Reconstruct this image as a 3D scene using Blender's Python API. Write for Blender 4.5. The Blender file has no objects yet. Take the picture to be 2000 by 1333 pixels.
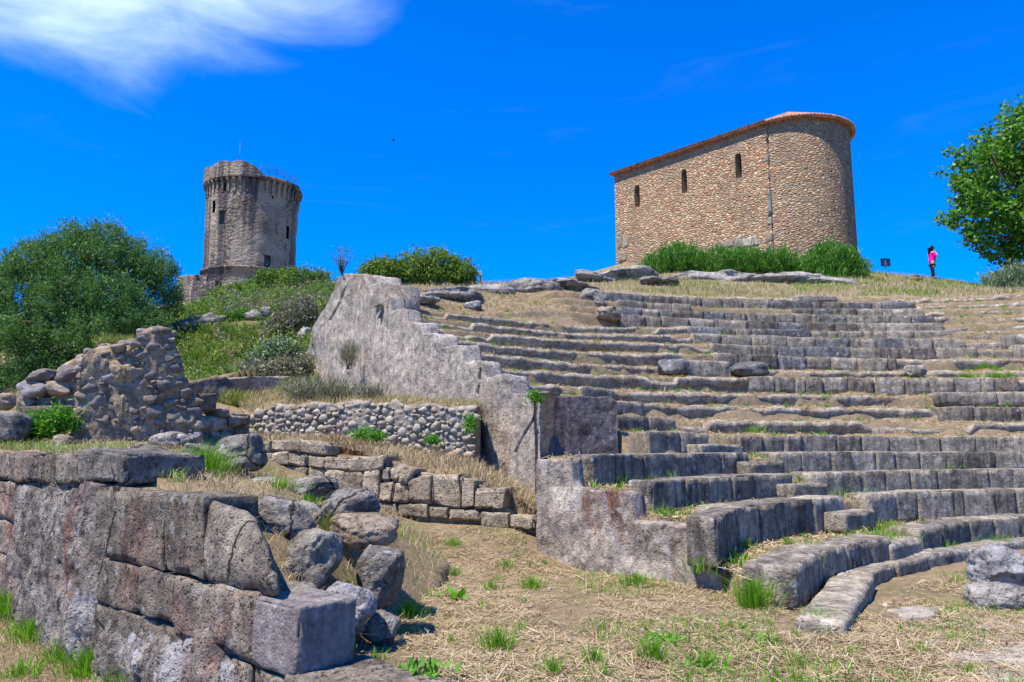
import bpy, bmesh, math, random
import numpy as np
from mathutils import Vector, Matrix
R = math.radians
random.seed(7); rng = np.random.default_rng(11)
S = bpy.context.scene
COL = S.collection

# ------------------------------------------------------------------ camera
F, HOR, H = 1450.0, 880.0, 1.5            # focal length and horizon line in photo pixels, eye height
PITCH = math.atan((HOR - 666.5) / F)
cd = bpy.data.cameras.new('camera'); cam = bpy.data.objects.new('camera', cd); COL.objects.link(cam)
cam.location = (0, 0, H); cam.rotation_euler = (math.pi / 2 + PITCH, 0, 0)
cd.sensor_width = 36; cd.lens = F / 2000 * 36; cd.clip_start = .05; cd.clip_end = 6000
S.camera = cam

# ------------------------------------------------------------------ light
SUN_EL, SUN_AZ = R(63), R(234)            # azimuth clockwise from +Y (view direction)
sd = Vector((math.sin(SUN_AZ) * math.cos(SUN_EL), math.cos(SUN_AZ) * math.cos(SUN_EL), math.sin(SUN_EL)))
ld = bpy.data.lights.new('sun', 'SUN'); ld.energy = 5.0; ld.angle = R(.5); ld.color = (1, .935, .83)
lo = bpy.data.objects.new('sun', ld); COL.objects.link(lo); lo.rotation_euler = sd.to_track_quat('Z', 'Y').to_euler()
S.view_settings.view_transform = 'Standard'; S.view_settings.look = 'None'
S.view_settings.exposure = 0.72; S.view_settings.gamma = 1.0
try: S.view_settings.use_curve_mapping = False
except Exception: pass

def ray(px, py):
    x = (px - 1000) / F; v = (666.5 - py) / F
    return np.array([x, math.cos(PITCH) - v * math.sin(PITCH), math.sin(PITCH) + v * math.cos(PITCH)])
def P(px, py, Y):                          # point seen at a photo pixel, at ground distance Y
    r = ray(px, py); t = Y / r[1]; return np.array([0, 0, H]) + r * t
def onz(px, py, z):
    r = ray(px, py); return np.array([0, 0, H]) + r * ((z - H) / r[2])
def onplane(px, py, A, B, off=0.):         # vertical plane through plan points A, B
    A = np.array(A[:2], float); B = np.array(B[:2], float); d = B - A; n = np.array([-d[1], d[0]]); n /= np.linalg.norm(n)
    r = ray(px, py); t = ((A + n * off) @ n) / (r[:2] @ n); return np.array([0, 0, H]) + r * t

# ---- world
W = bpy.data.worlds.new('World'); S.world = W; W.use_nodes = True
nt = W.node_tree; nt.nodes.clear()
def N(nt, t, **kw):
    n = nt.nodes.new(t)
    for k, v in kw.items():
        if k.startswith('i_'):
            key = k[2:]; key = int(key) if key.isdigit() else key.replace('_', ' ')
            n.inputs[key].default_value = v
        else: setattr(n, k, v)
    return n
def LK(nt, a, b): nt.links.new(a, b)
sky = N(nt, 'ShaderNodeTexSky', sky_type='NISHITA', sun_disc=False, sun_elevation=SUN_EL, sun_rotation=SUN_AZ, altitude=50, air_density=1.0, dust_density=.15, ozone_density=3.0)
tint = N(nt, 'ShaderNodeMix', data_type='RGBA', blend_type='MULTIPLY'); tint.inputs[0].default_value = 1
tint.inputs[7].default_value = (.0, .66, 1.72, 1)
LK(nt, sky.outputs[0], tint.inputs[6])
tc = N(nt, 'ShaderNodeTexCoord')
sep = N(nt, 'ShaderNodeSeparateXYZ'); LK(nt, tc.outputs['Generated'], sep.inputs[0])
def M(nt, op, a, b=None, c=None, clamp=False):
    n = N(nt, 'ShaderNodeMath', operation=op, use_clamp=clamp)
    for i, v in enumerate((a, b, c)):
        if v is None: continue
        if isinstance(v, (int, float)): n.inputs[i].default_value = v
        else: LK(nt, v, n.inputs[i])
    return n.outputs[0]
# cloud layer: directions flattened on to a plane high overhead
az = M(nt, 'ARCTAN2', sep.outputs[0], sep.outputs[1]); el = M(nt, 'ARCSINE', sep.outputs[2])
cmb = N(nt, 'ShaderNodeCombineXYZ'); LK(nt, az, cmb.inputs[0]); LK(nt, el, cmb.inputs[1])
mp = N(nt, 'ShaderNodeMapping'); mp.inputs['Scale'].default_value = (1.6, 4.2, 1); LK(nt, cmb.outputs[0], mp.inputs[0])
cn = N(nt, 'ShaderNodeTexNoise', i_Scale=2.2, i_Detail=9, i_Roughness=.55, i_Distortion=.5); LK(nt, mp.outputs[0], cn.inputs[0])
mp2 = N(nt, 'ShaderNodeMapping'); mp2.inputs['Scale'].default_value = (1.2, 6, 1); mp2.inputs['Rotation'].default_value = (0, 0, .25); LK(nt, cmb.outputs[0], mp2.inputs[0])
cn2 = N(nt, 'ShaderNodeTexNoise', i_Scale=3.4, i_Detail=8, i_Roughness=.6, i_Distortion=.8); LK(nt, mp2.outputs[0], cn2.inputs[0])
e1 = M(nt, 'MULTIPLY', M(nt, 'ADD', az, .66), 1 / .43); e2 = M(nt, 'MULTIPLY', M(nt, 'ADD', el, -.582), 1 / .15)
dist = M(nt, 'SQRT', M(nt, 'ADD', M(nt, 'POWER', M(nt, 'ABSOLUTE', e1), 2.0), M(nt, 'POWER', M(nt, 'ABSOLUTE', e2), 2.0)))
body = M(nt, 'ADD', M(nt, 'SUBTRACT', 1.06, dist), M(nt, 'MULTIPLY', M(nt, 'SUBTRACT', cn.outputs[0], .5), 1.2))
mr = N(nt, 'ShaderNodeMapRange', interpolation_type='SMOOTHSTEP'); mr.inputs[1].default_value = -.1; mr.inputs[2].default_value = .72; LK(nt, body, mr.inputs[0])
dens = M(nt, 'MULTIPLY', mr.outputs[0], M(nt, 'MULTIPLY_ADD', cn2.outputs[0], .9, .42), clamp=True)
veil = N(nt, 'ShaderNodeMapRange', interpolation_type='SMOOTHSTEP'); veil.inputs[1].default_value = .55; veil.inputs[2].default_value = .95; veil.inputs[4].default_value = .04; LK(nt, cn2.outputs[0], veil.inputs[0])
dens = M(nt, 'MAXIMUM', dens, veil.outputs[0])
cm = N(nt, 'ShaderNodeMix', data_type='RGBA'); LK(nt, dens, cm.inputs[0]); LK(nt, tint.outputs[2], cm.inputs[6]); cm.inputs[7].default_value = (6.6, 8.3, 9.2, 1)
bg = N(nt, 'ShaderNodeBackground'); bg.inputs[1].default_value = .10; LK(nt, cm.outputs[2], bg.inputs[0])
wo = N(nt, 'ShaderNodeOutputWorld'); LK(nt, bg.outputs[0], wo.inputs[0])

# ------------------------------------------------------------------ numpy noise
_T = rng.random((32, 32, 32))
def vn(p):
    p = np.asarray(p, float); i = np.floor(p).astype(int); f = p - i; f = f * f * (3 - 2 * f); i &= 31; j = (i + 1) & 31
    x0, y0, z0 = i.T; x1, y1, z1 = j.T; fx, fy, fz = f.T
    a = _T[x0, y0, z0] * (1 - fx) + _T[x1, y0, z0] * fx; b = _T[x0, y1, z0] * (1 - fx) + _T[x1, y1, z0] * fx
    c = _T[x0, y0, z1] * (1 - fx) + _T[x1, y0, z1] * fx; d = _T[x0, y1, z1] * (1 - fx) + _T[x1, y1, z1] * fx
    return ((a * (1 - fy) + b * fy) * (1 - fz) + (c * (1 - fy) + d * fy) * fz) * 2 - 1
def fbm(p, s, o=4, g=.5, off=0.):
    p = np.asarray(p, float) * s + off; t = np.zeros(len(p)); a = 1.
    for k in range(o): t += a * vn(p * 2 ** k + 7.3 * k); a *= g
    return t

# ------------------------------------------------------------------ object helpers
ORG = {}
def raw_mesh(name, V, Fc):
    V = np.asarray(V, float); me = bpy.data.meshes.new(name)
    if isinstance(Fc, np.ndarray):
        n, k = Fc.shape
        me.vertices.add(len(V)); me.vertices.foreach_set('co', V.astype(np.float32).ravel())
        me.loops.add(n * k); me.loops.foreach_set('vertex_index', Fc.astype(np.int32).ravel())
        me.polygons.add(n); me.polygons.foreach_set('loop_start', np.arange(0, n * k, k, dtype=np.int32))
        me.update(calc_edges=True); me.validate()
    else:
        me.from_pydata(V.tolist(), [], [list(map(int, f)) for f in Fc]); me.update()
    return me
def thing(name, loc, label, cat, group=None):
    o = bpy.data.objects.new(name, None); COL.objects.link(o); o.location = tuple(float(c) for c in loc); ORG[o.name] = np.array(loc, float)
    o['label'] = label; o['category'] = cat
    if group: o['group'] = group
    return o
def obj(name, V, Fc, mat, parent=None, label=None, cat=None, group=None, kind=None, smooth=True, loc=None):
    """one mesh object from world-space vertices; its origin sits at its base (or at its parent's)"""
    V = np.asarray(V, float)
    org = np.array([V[:, 0].mean(), V[:, 1].mean(), V[:, 2].min()]) if loc is None else np.array(loc, float)
    if kind in ('structure', 'stuff') and loc is None: org = np.zeros(3)
    me = raw_mesh(name, V - org, Fc)
    for m in (mat if isinstance(mat, (list, tuple)) else [mat]): me.materials.append(m)
    if smooth: me.polygons.foreach_set('use_smooth', np.ones(len(me.polygons), bool))
    o = bpy.data.objects.new(name, me); COL.objects.link(o); ORG[o.name] = org
    if parent is not None:
        o.parent = parent; o.location = tuple(org - ORG[parent.name])
    else: o.location = tuple(org)
    if label: o['label'] = label
    if cat and parent is None: o['category'] = cat
    if group and parent is None: o['group'] = group
    if kind: o['kind'] = kind
    return o
class MB:                                  # collects pieces into one mesh
    def __init__(s): s.V = []; s.F = []; s.n = 0
    def add(s, V, Fc):
        V = np.asarray(V, float); s.V.append(V); s.F += [tuple(int(i) + s.n for i in f) for f in Fc]; s.n += len(V); return s
    def box(s, c, sx, sy, sz, rz=0.):
        u = np.array([math.cos(rz), math.sin(rz), 0]); v = np.array([-math.sin(rz), math.cos(rz), 0]); w = np.array([0, 0, 1.])
        c = np.array(c, float); V = [c + u * a * sx / 2 + v * b * sy / 2 + w * d * sz / 2 for d in (-1, 1) for a, b in ((-1, -1), (1, -1), (1, 1), (-1, 1))]
        return s.add(V, [(3, 2, 1, 0), (4, 5, 6, 7), (0, 1, 5, 4), (1, 2, 6, 5), (2, 3, 7, 6), (3, 0, 4, 7)])
    def tube(s, pts, rad, n=8):
        pts = [np.array(p, float) for p in pts]; V = []; Fc = []
        rad = [rad] * len(pts) if isinstance(rad, (int, float)) else rad
        for i, p in enumerate(pts):
            d = pts[min(i + 1, len(pts) - 1)] - pts[max(i - 1, 0)]; d /= np.linalg.norm(d) + 1e-9
            a = np.cross(d, [0.3, .2, 1.] if abs(d[2]) < .9 else [1., 0, 0]); a /= np.linalg.norm(a); b = np.cross(d, a)
            for k in range(n): t = 2 * math.pi * k / n; V.append(p + (a * math.cos(t) + b * math.sin(t)) * rad[i])
        for i in range(len(pts) - 1):
            for k in range(n): Fc.append((i * n + k, i * n + (k + 1) % n, (i + 1) * n + (k + 1) % n, (i + 1) * n + k))
        Fc.append(tuple(range(n))[::-1]); Fc.append(tuple(range((len(pts) - 1) * n, len(pts) * n)))
        return s.add(V, Fc)
    def obj(s, name, mat, **kw): return obj(name, np.vstack(s.V), s.F, mat, **kw)

_topo = {}
def cube_topo(nu, nv, nw):
    key = (nu, nv, nw)
    if key in _topo: return _topo[key]
    idx = {}; pts = []; Fc = []; dim = (nu, nv, nw)
    def vid(t):
        if t not in idx: idx[t] = len(pts); pts.append(t)
        return idx[t]
    for ax in range(3):
        a, b = (ax + 1) % 3, (ax + 2) % 3
        for side in (0, dim[ax]):
            for i in range(dim[a]):
                for j in range(dim[b]):
                    q = []
                    for di, dj in ((0, 0), (1, 0), (1, 1), (0, 1)):
                        t = [0, 0, 0]; t[ax] = side; t[a] = i + di; t[b] = j + dj; q.append(vid(tuple(t)))
                    Fc.append(tuple(q if side else q[::-1]))
    _topo[key] = (np.array(pts), Fc); return _topo[key]
def axis_coords(r, inner):
    r = min(r, .8); return np.concatenate([[-1, -1 + .3 * r, -1 + r], np.linspace(-1 + r, 1 - r, inner + 2)[1:-1], [1 - r, 1 - .3 * r, 1]])
def rough_box(c8, inner=(3, 2, 2), rho=.04, amp=.012, freq=3., seed=0., edge=.03, big=.02):
    """worn block on eight corners ordered (u,v,w) = 000,100,110,010,001,101,111,011"""
    c8 = np.array(c8, float)
    ax = np.array([(c8[[1, 2, 5, 6]] - c8[[0, 3, 4, 7]]).mean(0), (c8[[2, 3, 6, 7]] - c8[[0, 1, 4, 5]]).mean(0), (c8[4:] - c8[:4]).mean(0)])
    hl = np.linalg.norm(ax, axis=1) / 2; r = np.minimum(rho / hl, .8)
    cs = [axis_coords(r[i], inner[i]) for i in range(3)]
    pts, Fc = cube_topo(*[len(c) - 1 for c in cs])
    p = np.stack([cs[i][pts[:, i]] for i in range(3)], 1)
    q = np.clip(p, -(1 - r), 1 - r); d = (p - q) / r; nd = np.linalg.norm(d, axis=1, keepdims=True); d = d / nd
    p = q + d * r; t = (p + 1) / 2; u, v, w = t.T[:, :, None]
    X = ((c8[0] * (1 - u) + c8[1] * u) * (1 - v) + (c8[3] * (1 - u) + c8[2] * u) * v) * (1 - w) + ((c8[4] * (1 - u) + c8[5] * u) * (1 - v) + (c8[7] * (1 - u) + c8[6] * u) * v) * w
    nrm = d @ (ax / np.linalg.norm(ax, axis=1, keepdims=True))
    so = np.array([seed * 3.1, seed * 1.7, seed * 2.3])
    ed = (np.abs(d) > .2).sum(1) >= 2
    h = amp * fbm(X + so, freq, 3) + big * vn((X + so) * 1.1) - edge * ed * np.clip(fbm(X + so, 5.5, 3) * 1.3 + .1, 0, 1.3)
    return X + nrm * h[:, None], Fc
def block8(A, B, dirb, depth, z0, z1, z0b=None, z1b=None):
    """block with front bottom edge A-B (plan points), going back along dirb"""
    A, B, db = np.array(A[:2]), np.array(B[:2]), np.array(dirb[:2]) * depth
    z0b = z0 if z0b is None else z0b; z1b = z1 if z1b is None else z1b
    return [[*A, z0], [*B, z0b], [*(B + db), z0b], [*(A + db), z0], [*A, z1], [*B, z1b], [*(B + db), z1b], [*(A + db), z1]]
_ico = {}
def ico(n):
    if n not in _ico:
        bm = bmesh.new(); bmesh.ops.create_icosphere(bm, subdivisions=n, radius=1)
        _ico[n] = (np.array([v.co[:] for v in bm.verts]), [tuple(v.index for v in f.verts) for f in bm.faces]); bm.free()
    return _ico[n]
def boulder(c, axes, tilt=0., seed=0, sub=4, e=2.5, amp=.09, cuts=7, yaw=0.):
    """c centre; axes = half sizes right, away, up; tilt turns it in the picture plane"""
    D, Fc = ico(sub); rs = np.random.default_rng(seed + 100)
    p = D / (np.abs(D) ** e).sum(1, keepdims=True) ** (1 / e)
    for k in range(cuts):
        n = rs.normal(size=3); n /= np.linalg.norm(n); o = rs.uniform(.7, .93); h = p @ n - o; p = p - np.where(h > 0, h * .85, 0)[:, None] * n
    p = p + D * (amp * fbm(p + seed * 5.7, 1.4, 4, .55) + amp * .25 * fbm(p + seed * 3.1, 7, 2))[:, None]
    p = p * np.array(axes)
    cy, sy, ct, st = math.cos(yaw), math.sin(yaw), math.cos(tilt), math.sin(tilt)
    p = p @ np.array([[cy, sy, 0], [-sy, cy, 0], [0, 0, 1]]); p = p @ np.array([[ct, 0, st], [0, 1, 0], [-st, 0, ct]])
    return p + np.array(c), Fc
def boulder_px(x0, y0, x1, y1, Y, tilt=0., dr=1., **kw):
    a = P(x0, (y0 + y1) / 2, Y); b = P(x1, (y0 + y1) / 2, Y); t = P((x0 + x1) / 2, y0, Y); u = P((x0 + x1) / 2, y1, Y)
    c = (a + b) / 2; c[2] = (t[2] + u[2]) / 2; sx = (b[0] - a[0]) / 2 * 1.04; sz = (t[2] - u[2]) / 2 * 1.04
    return boulder(c, (sx, (sx + sz) / 2 * dr, sz), tilt=R(tilt), **kw)
def grid_faces(nu, nv):
    i, j = np.meshgrid(np.arange(nu - 1), np.arange(nv - 1), indexing='ij'); a = (i * nv + j).ravel()
    return np.stack([a, a + nv, a + nv + 1, a + 1], 1)

# ------------------------------------------------------------------ materials
def new_mat(name, rough=.9):
    m = bpy.data.materials.new(name); m.use_nodes = True; t = m.node_tree; t.nodes.clear()
    b = N(t, 'ShaderNodeBsdfPrincipled'); b.inputs['Roughness'].default_value = rough; b.inputs['Specular IOR Level'].default_value = .15
    o = N(t, 'ShaderNodeOutputMaterial'); LK(t, b.outputs[0], o.inputs[0]); return m, t, b
def ramp(t, fac, stops, interp='LINEAR'):
    n = N(t, 'ShaderNodeValToRGB'); n.color_ramp.interpolation = interp; e = n.color_ramp.elements
    while len(e) > len(stops): e.remove(e[-1])
    while len(e) < len(stops): e.new(1)
    for k, (p, c) in enumerate(stops):
        e[k].position = p; e[k].color = (*c, 1) if len(c) == 3 else c
    if fac is not None: LK(t, fac, n.inputs[0])
    return n.outputs[0]
def g3(v): return (v, v, v)
def noise(t, vec, scale, detail=6, rough=.6, dist=0.):
    n = N(t, 'ShaderNodeTexNoise', i_Scale=scale, i_Detail=detail, i_Roughness=rough, i_Distortion=dist); LK(t, vec, n.inputs[0]); return n.outputs[0]
def mixc(t, fac, a, b, blend='MIX'):
    n = N(t, 'ShaderNodeMix', data_type='RGBA', blend_type=blend)
    for i, v in ((0, fac), (6, a), (7, b)):
        if isinstance(v, (int, float)): n.inputs[i].default_value = v
        elif isinstance(v, tuple): n.inputs[i].default_value = (*v, 1)
        else: LK(t, v, n.inputs[i])
    return n.outputs[2]
def mask(t, f, lo, hi): return ramp(t, f, [(lo, g3(0)), (hi, g3(1))])
def scaled(t, vec, s):
    n = N(t, 'ShaderNodeMapping'); n.inputs['Scale'].default_value = s; LK(t, vec, n.inputs[0]); return n.outputs[0]
def bump(t, b, h, strength=.6, dist=.02, prev=None):
    n = N(t, 'ShaderNodeBump'); n.inputs['Strength'].default_value = strength; n.inputs['Distance'].default_value = dist; LK(t, h, n.inputs['Height'])
    if prev is not None: LK(t, prev, n.inputs['Normal'])
    LK(t, n.outputs[0], b.inputs['Normal']); return n.outputs[0]
def pos(t): return N(t, 'ShaderNodeNewGeometry').outputs['Position']
def stone(name, c0, c1, c2, dark=.5, dcol=(.035, .032, .036), pale=.3, pcol=(.50, .48, .44), streak=.0, scol=(.03, .024, .026), stain=None, sc=1., bmp=.8, pits=.6, var=.28, ribs=0., grain=.7, wash=0., cracks=0.):
    m, t, b = new_mat(name); p = scaled(t, pos(t), (sc, sc, sc))
    col = ramp(t, noise(t, p, 1.7, 6, .62, .4), [(.3, c0), (.5, c1), (.7, c2)])
    if stain: col = mixc(t, mask(t, noise(t, scaled(t, p, (1, 1, .55)), 1.1, 5, .65, .6), .54, .66), col, stain)
    fine = noise(t, p, 22, 5, .7); col = mixc(t, .8, col, ramp(t, fine, [(.28, g3(1 - .64 * grain)), (.5, g3(1)), (.72, g3(1 + .55 * grain))]), 'MULTIPLY')
    if streak:
        s = noise(t, scaled(t, p, (7, 7, .55)), 1.3, 5, .6, .15)
        col = mixc(t, M(t, 'MULTIPLY', mask(t, s, .44, .62), streak), col, scol)
    if dark:
        d = noise(t, p, 4.2, 9, .68, .5); col = mixc(t, M(t, 'MULTIPLY', mask(t, d, .5, .63), dark), col, dcol)
    if pale:
        w = noise(t, p, 6.5, 8, .72, .3); col = mixc(t, M(t, 'MULTIPLY', mask(t, w, .57, .68), pale), col, pcol)
    col = mixc(t, .85, col, ramp(t, noise(t, p, 5.5, 4, .55, .4), [(.32, g3(.62)), (.5, g3(1)), (.68, g3(1.3))]), 'MULTIPLY')
    vl = N(t, 'ShaderNodeTexVoronoi', i_Scale=7.); LK(t, p, vl.inputs[0]); sl = N(t, 'ShaderNodeSeparateColor'); LK(t, vl.outputs['Color'], sl.inputs[0])
    ring = M(t, 'MULTIPLY', M(t, 'LESS_THAN', M(t, 'ADD', vl.outputs[0], M(t, 'MULTIPLY', noise(t, p, 24, 3, .6), .25)), M(t, 'MULTIPLY', sl.outputs[0], .48)), M(t, 'GREATER_THAN', sl.outputs[1], .62))
    col = mixc(t, M(t, 'MULTIPLY', ring, pale * 1.3, clamp=True), col, tuple(c * .92 for c in pcol))
    if cracks:
        vc = N(t, 'ShaderNodeTexVoronoi', i_Scale=1.1, feature='DISTANCE_TO_EDGE'); wv = mixc(t, .12, p, N(t, 'ShaderNodeTexNoise', i_Scale=4., i_Detail=5).outputs['Color']); LK(t, wv, vc.inputs[0])
        ck = M(t, 'MULTIPLY', M(t, 'LESS_THAN', vc.outputs[0], .012), mask(t, noise(t, p, .9, 2, .5), .5, .53)); col = mixc(t, M(t, 'MULTIPLY', ck, cracks), col, (.03, .025, .02))
    if wash: col = mixc(t, M(t, 'MULTIPLY', mask(t, noise(t, scaled(t, p, (2.2, 2.2, .75)), 1., 6, .6, .5), .55, .62), wash), col, (.46, .44, .43))
    oi = N(t, 'ShaderNodeObjectInfo'); col = mixc(t, 1., col, ramp(t, oi.outputs['Random'], [(0, g3(1 - var)), (1, g3(1 + var * .6))]), 'MULTIPLY')
    hole = M(t, 'MULTIPLY', mask(t, noise(t, p, 17, 3, .6), .60, .67), pits * .8, clamp=True); col = mixc(t, hole, col, (.04, .033, .028))
    LK(t, col, b.inputs['Base Color'])
    v = N(t, 'ShaderNodeTexVoronoi', i_Scale=26 * 1.0); LK(t, p, v.inputs[0])
    pit = mask(t, v.outputs[0], .05, .35)
    h0 = noise(t, scaled(t, p, (9, 9, 1.1)), 1., 4, .6) if ribs else None
    h = M(t, 'ADD', M(t, 'MULTIPLY', noise(t, p, 30, 6, .7), .8), M(t, 'ADD', M(t, 'MULTIPLY', noise(t, p, 7, 5, .65), 1.6), M(t, 'MULTIPLY', pit, pits * .5)))
    h = M(t, 'SUBTRACT', h, M(t, 'MULTIPLY', hole, 1.2))
    if ribs: h = M(t, 'ADD', h, M(t, 'MULTIPLY', h0, ribs))
    bump(t, b, h, bmp, .035 / sc); return m
MAT = {}
MAT['seat'] = stone('seat_stone', (.225, .185, .135), (.325, .275, .205), (.42, .36, .27), dark=.42, pale=.5, streak=.4, pcol=(.52, .50, .45))
MAT['seat_dark'] = stone('dark_seat_stone', (.16, .132, .10), (.25, .21, .16), (.34, .29, .22), dark=.5, pale=.45, streak=.65)
MAT['seat_pale'] = stone('pale_seat_stone', (.24, .20, .15), (.33, .28, .215), (.40, .35, .27), dark=.4, pale=.35, streak=.25)
MAT['seat_blue'] = stone('blue_grey_stone', (.14, .13, .125), (.21, .20, .19), (.31, .295, .275), dark=.55, pale=.5, streak=.4, pcol=(.50, .49, .47))
MAT['ashlar'] = stone('ashlar_stone', (.21, .17, .125), (.29, .24, .18), (.37, .31, .235), dark=.6, pale=.4, streak=.3, stain=(.28, .16, .115), bmp=1., pits=1., cracks=.9)
MAT['plaster'] = stone('grey_plaster', (.18, .145, .115), (.28, .235, .19), (.38, .335, .285), dark=.6, pale=.6, pcol=(.48, .465, .45), streak=.5, scol=(.085, .068, .055), stain=(.25, .135, .105), bmp=1.1, pits=.9, var=0, ribs=3., wash=.6)
MAT['pale'] = stone('pale_rock', (.31, .265, .21), (.40, .345, .28), (.48, .42, .35), dark=.3, dcol=(.13, .11, .09), pale=.35, pcol=(.50, .46, .40), streak=.42, scol=(.19, .15, .115), stain=(.31, .24, .175), sc=.8, var=0, grain=.7)
MAT['darkface'] = stone('lichen_black_face', (.085, .072, .075), (.14, .118, .118), (.23, .19, .17), dark=.8, pale=.35, streak=.6, stain=(.14, .07, .06), var=0)
MAT['poly'] = stone('warm_polygonal_stone', (.27, .21, .145), (.37, .30, .21), (.45, .375, .27), dark=.28, dcol=(.085, .068, .055), pale=.15, streak=.12, bmp=1., pits=.9)
MAT['boulder'] = stone('boulder_stone', (.22, .19, .15), (.31, .275, .225), (.43, .39, .33), dark=.65, pale=.42, cracks=.9, bmp=1.)
MAT['boulder_dark'] = stone('dark_boulder_stone', (.13, .115, .095), (.21, .185, .155), (.33, .295, .245), dark=.65, pale=.45, cracks=.9, bmp=1.)
MAT['boulder_brown'] = stone('brown_boulder_stone', (.20, .15, .10), (.28, .22, .155), (.38, .32, .25), dark=.6, pale=.35, stain=(.30, .17, .08))
MAT['boulder_white'] = stone('white_speckled_stone', (.20, .185, .18), (.32, .30, .29), (.46, .44, .42), dark=.8, pale=.75, pcol=(.60, .58, .57))
MAT['rock'] = stone('bedrock', (.21, .19, .16), (.31, .28, .24), (.40, .37, .32), dark=.55, pale=.4, pcol=(.46, .44, .40), sc=.5, bmp=1.)
MAT['rubblestone'] = stone('ruin_stone', (.115, .095, .08), (.20, .165, .135), (.33, .28, .225), dark=.7, pale=.22, stain=(.24, .15, .09), var=.0)
MAT['earthcut'] = stone('cut_earth', (.22, .165, .11), (.32, .25, .17), (.42, .34, .24), dark=.35, dcol=(.075, .052, .04), pale=.3, pcol=(.5, .44, .35), var=0)

def island_stone(name, cols, sc=1., darkl=.3):   # every loose stone of one mesh its own tone
    m, t, b = new_mat(name); p = pos(t); g = N(t, 'ShaderNodeNewGeometry')
    col = ramp(t, g.outputs['Random Per Island'], [(i / (len(cols) - 1), c) for i, c in enumerate(cols)])
    col = mixc(t, .85, col, ramp(t, noise(t, p, 20 * sc, 6, .7), [(.25, g3(.5)), (.5, g3(1)), (.75, g3(1.4))]), 'MULTIPLY')
    col = mixc(t, M(t, 'MULTIPLY', mask(t, noise(t, p, 5 * sc, 8, .7), .52, .64), darkl), col, (.035, .03, .03))
    LK(t, col, b.inputs['Base Color']); bump(t, b, noise(t, p, 28 * sc, 6, .7), .8, .02 / sc); return m
MAT['cobbles'] = island_stone('wall_cobbles', [(.36, .31, .24), (.27, .23, .18), (.42, .36, .27), (.33, .295, .25), (.38, .31, .22), (.45, .40, .32), (.30, .26, .2), (.37, .27, .19), (.38, .335, .26)], 1, .15)
MAT['ruinstones'] = island_stone('ruin_rubble_stones', [(.13, .105, .09), (.24, .2, .16), (.17, .145, .125), (.34, .25, .15), (.12, .1, .095), (.30, .27, .25), (.16, .13, .12), (.36, .29, .20), (.2, .165, .13), (.14, .12, .11)], 1, .55)
def simple(name, c, rough=.7, var=.25, sc=8.):
    m, t, b = new_mat(name, rough); n = noise(t, pos(t), sc, 4, .6)
    LK(t, mixc(t, 1., c, ramp(t, n, [(.3, g3(1 - var)), (.7, g3(1 + var))]), 'MULTIPLY'), b.inputs['Base Color']); return m
def ground_mat(name, greens=.3, pale=(.40, .30, .17), soil=(.20, .135, .08), sc=1., gcol=(.13, .19, .035)):
    m, t, b = new_mat(name, .95); p = scaled(t, pos(t), (sc, sc, sc))
    n1 = noise(t, p, .9, 7, .65); n2 = noise(t, p, 9, 8, .75, .8)
    col = ramp(t, n2, [(.3, soil), (.47, tuple((a + c) / 2 for a, c in zip(soil, pale))), (.62, pale), (.8, tuple(min(1, c * 1.25) for c in pale))])
    col = mixc(t, mask(t, n1, .45, .75), col, ramp(t, n2, [(.3, tuple(c * .8 for c in soil)), (.7, tuple(c * .75 for c in pale))]))
    fib = noise(t, scaled(t, p, (60, 9, 20)), 1., 5, .7, 1.2); col = mixc(t, .75, col, ramp(t, fib, [(.3, g3(.55)), (.55, g3(1)), (.72, g3(1.45))]), 'MULTIPLY')
    gm = M(t, 'MULTIPLY', mask(t, noise(t, p, 1.5, 8, .7, .3), .53, .66), greens)
    col = mixc(t, gm, col, ramp(t, noise(t, p, 14, 5, .7), [(.3, tuple(c * .5 for c in gcol)), (.7, gcol)]))
    LK(t, col, b.inputs['Base Color'])
    bump(t, b, M(t, 'ADD', n2, M(t, 'MULTIPLY', fib, .6)), 1., .04 / sc); return m
MAT['ground'] = ground_mat('straw_covered_soil', .35)
MAT['terrace'] = ground_mat('straw_covered_terraces', .3, pale=(.42, .315, .185), soil=(.21, .145, .09))
MAT['hill'] = ground_mat('grassy_hill', .9, sc=.35, pale=(.36, .30, .14), gcol=(.15, .22, .03))
MAT['slope'] = ground_mat('green_slope', 1., sc=.4, pale=(.26, .27, .07), soil=(.10, .12, .03), gcol=(.11, .20, .02))
MAT['paving'] = stone('worn_paving', (.27, .22, .165), (.35, .295, .225), (.42, .36, .285), dark=.25, dcol=(.12, .06, .05), pale=.4, pcol=(.55, .52, .48), var=0)
def leaf(name, cols, trans=.25, rough=.55):
    m, t, b = new_mat(name, rough); g = N(t, 'ShaderNodeNewGeometry')
    col = ramp(t, g.outputs['Random Per Island'], [(i / max(1, len(cols) - 1), c) for i, c in enumerate(cols)])
    LK(t, col, b.inputs['Base Color']); b.inputs['Specular IOR Level'].default_value = .25
    tr = N(t, 'ShaderNodeBsdfTranslucent'); LK(t, mixc(t, 1., col, (1.3, 1.5, .6), 'MULTIPLY'), tr.inputs[0])
    mx = N(t, 'ShaderNodeMixShader'); mx.inputs[0].default_value = trans
    o = [n for n in t.nodes if n.type == 'OUTPUT_MATERIAL'][0]
    LK(t, b.outputs[0], mx.inputs[1]); LK(t, tr.outputs[0], mx.inputs[2]); LK(t, mx.outputs[0], o.inputs[0]); return m
MAT['grass'] = leaf('fresh_grass', [(.07, .19, .008), (.13, .30, .012), (.20, .38, .03), (.10, .24, .01), (.30, .40, .08)], .35)
MAT['weed'] = leaf('weed_leaves', [(.05, .15, .012), (.10, .26, .02), (.15, .33, .03)], .3)
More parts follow.
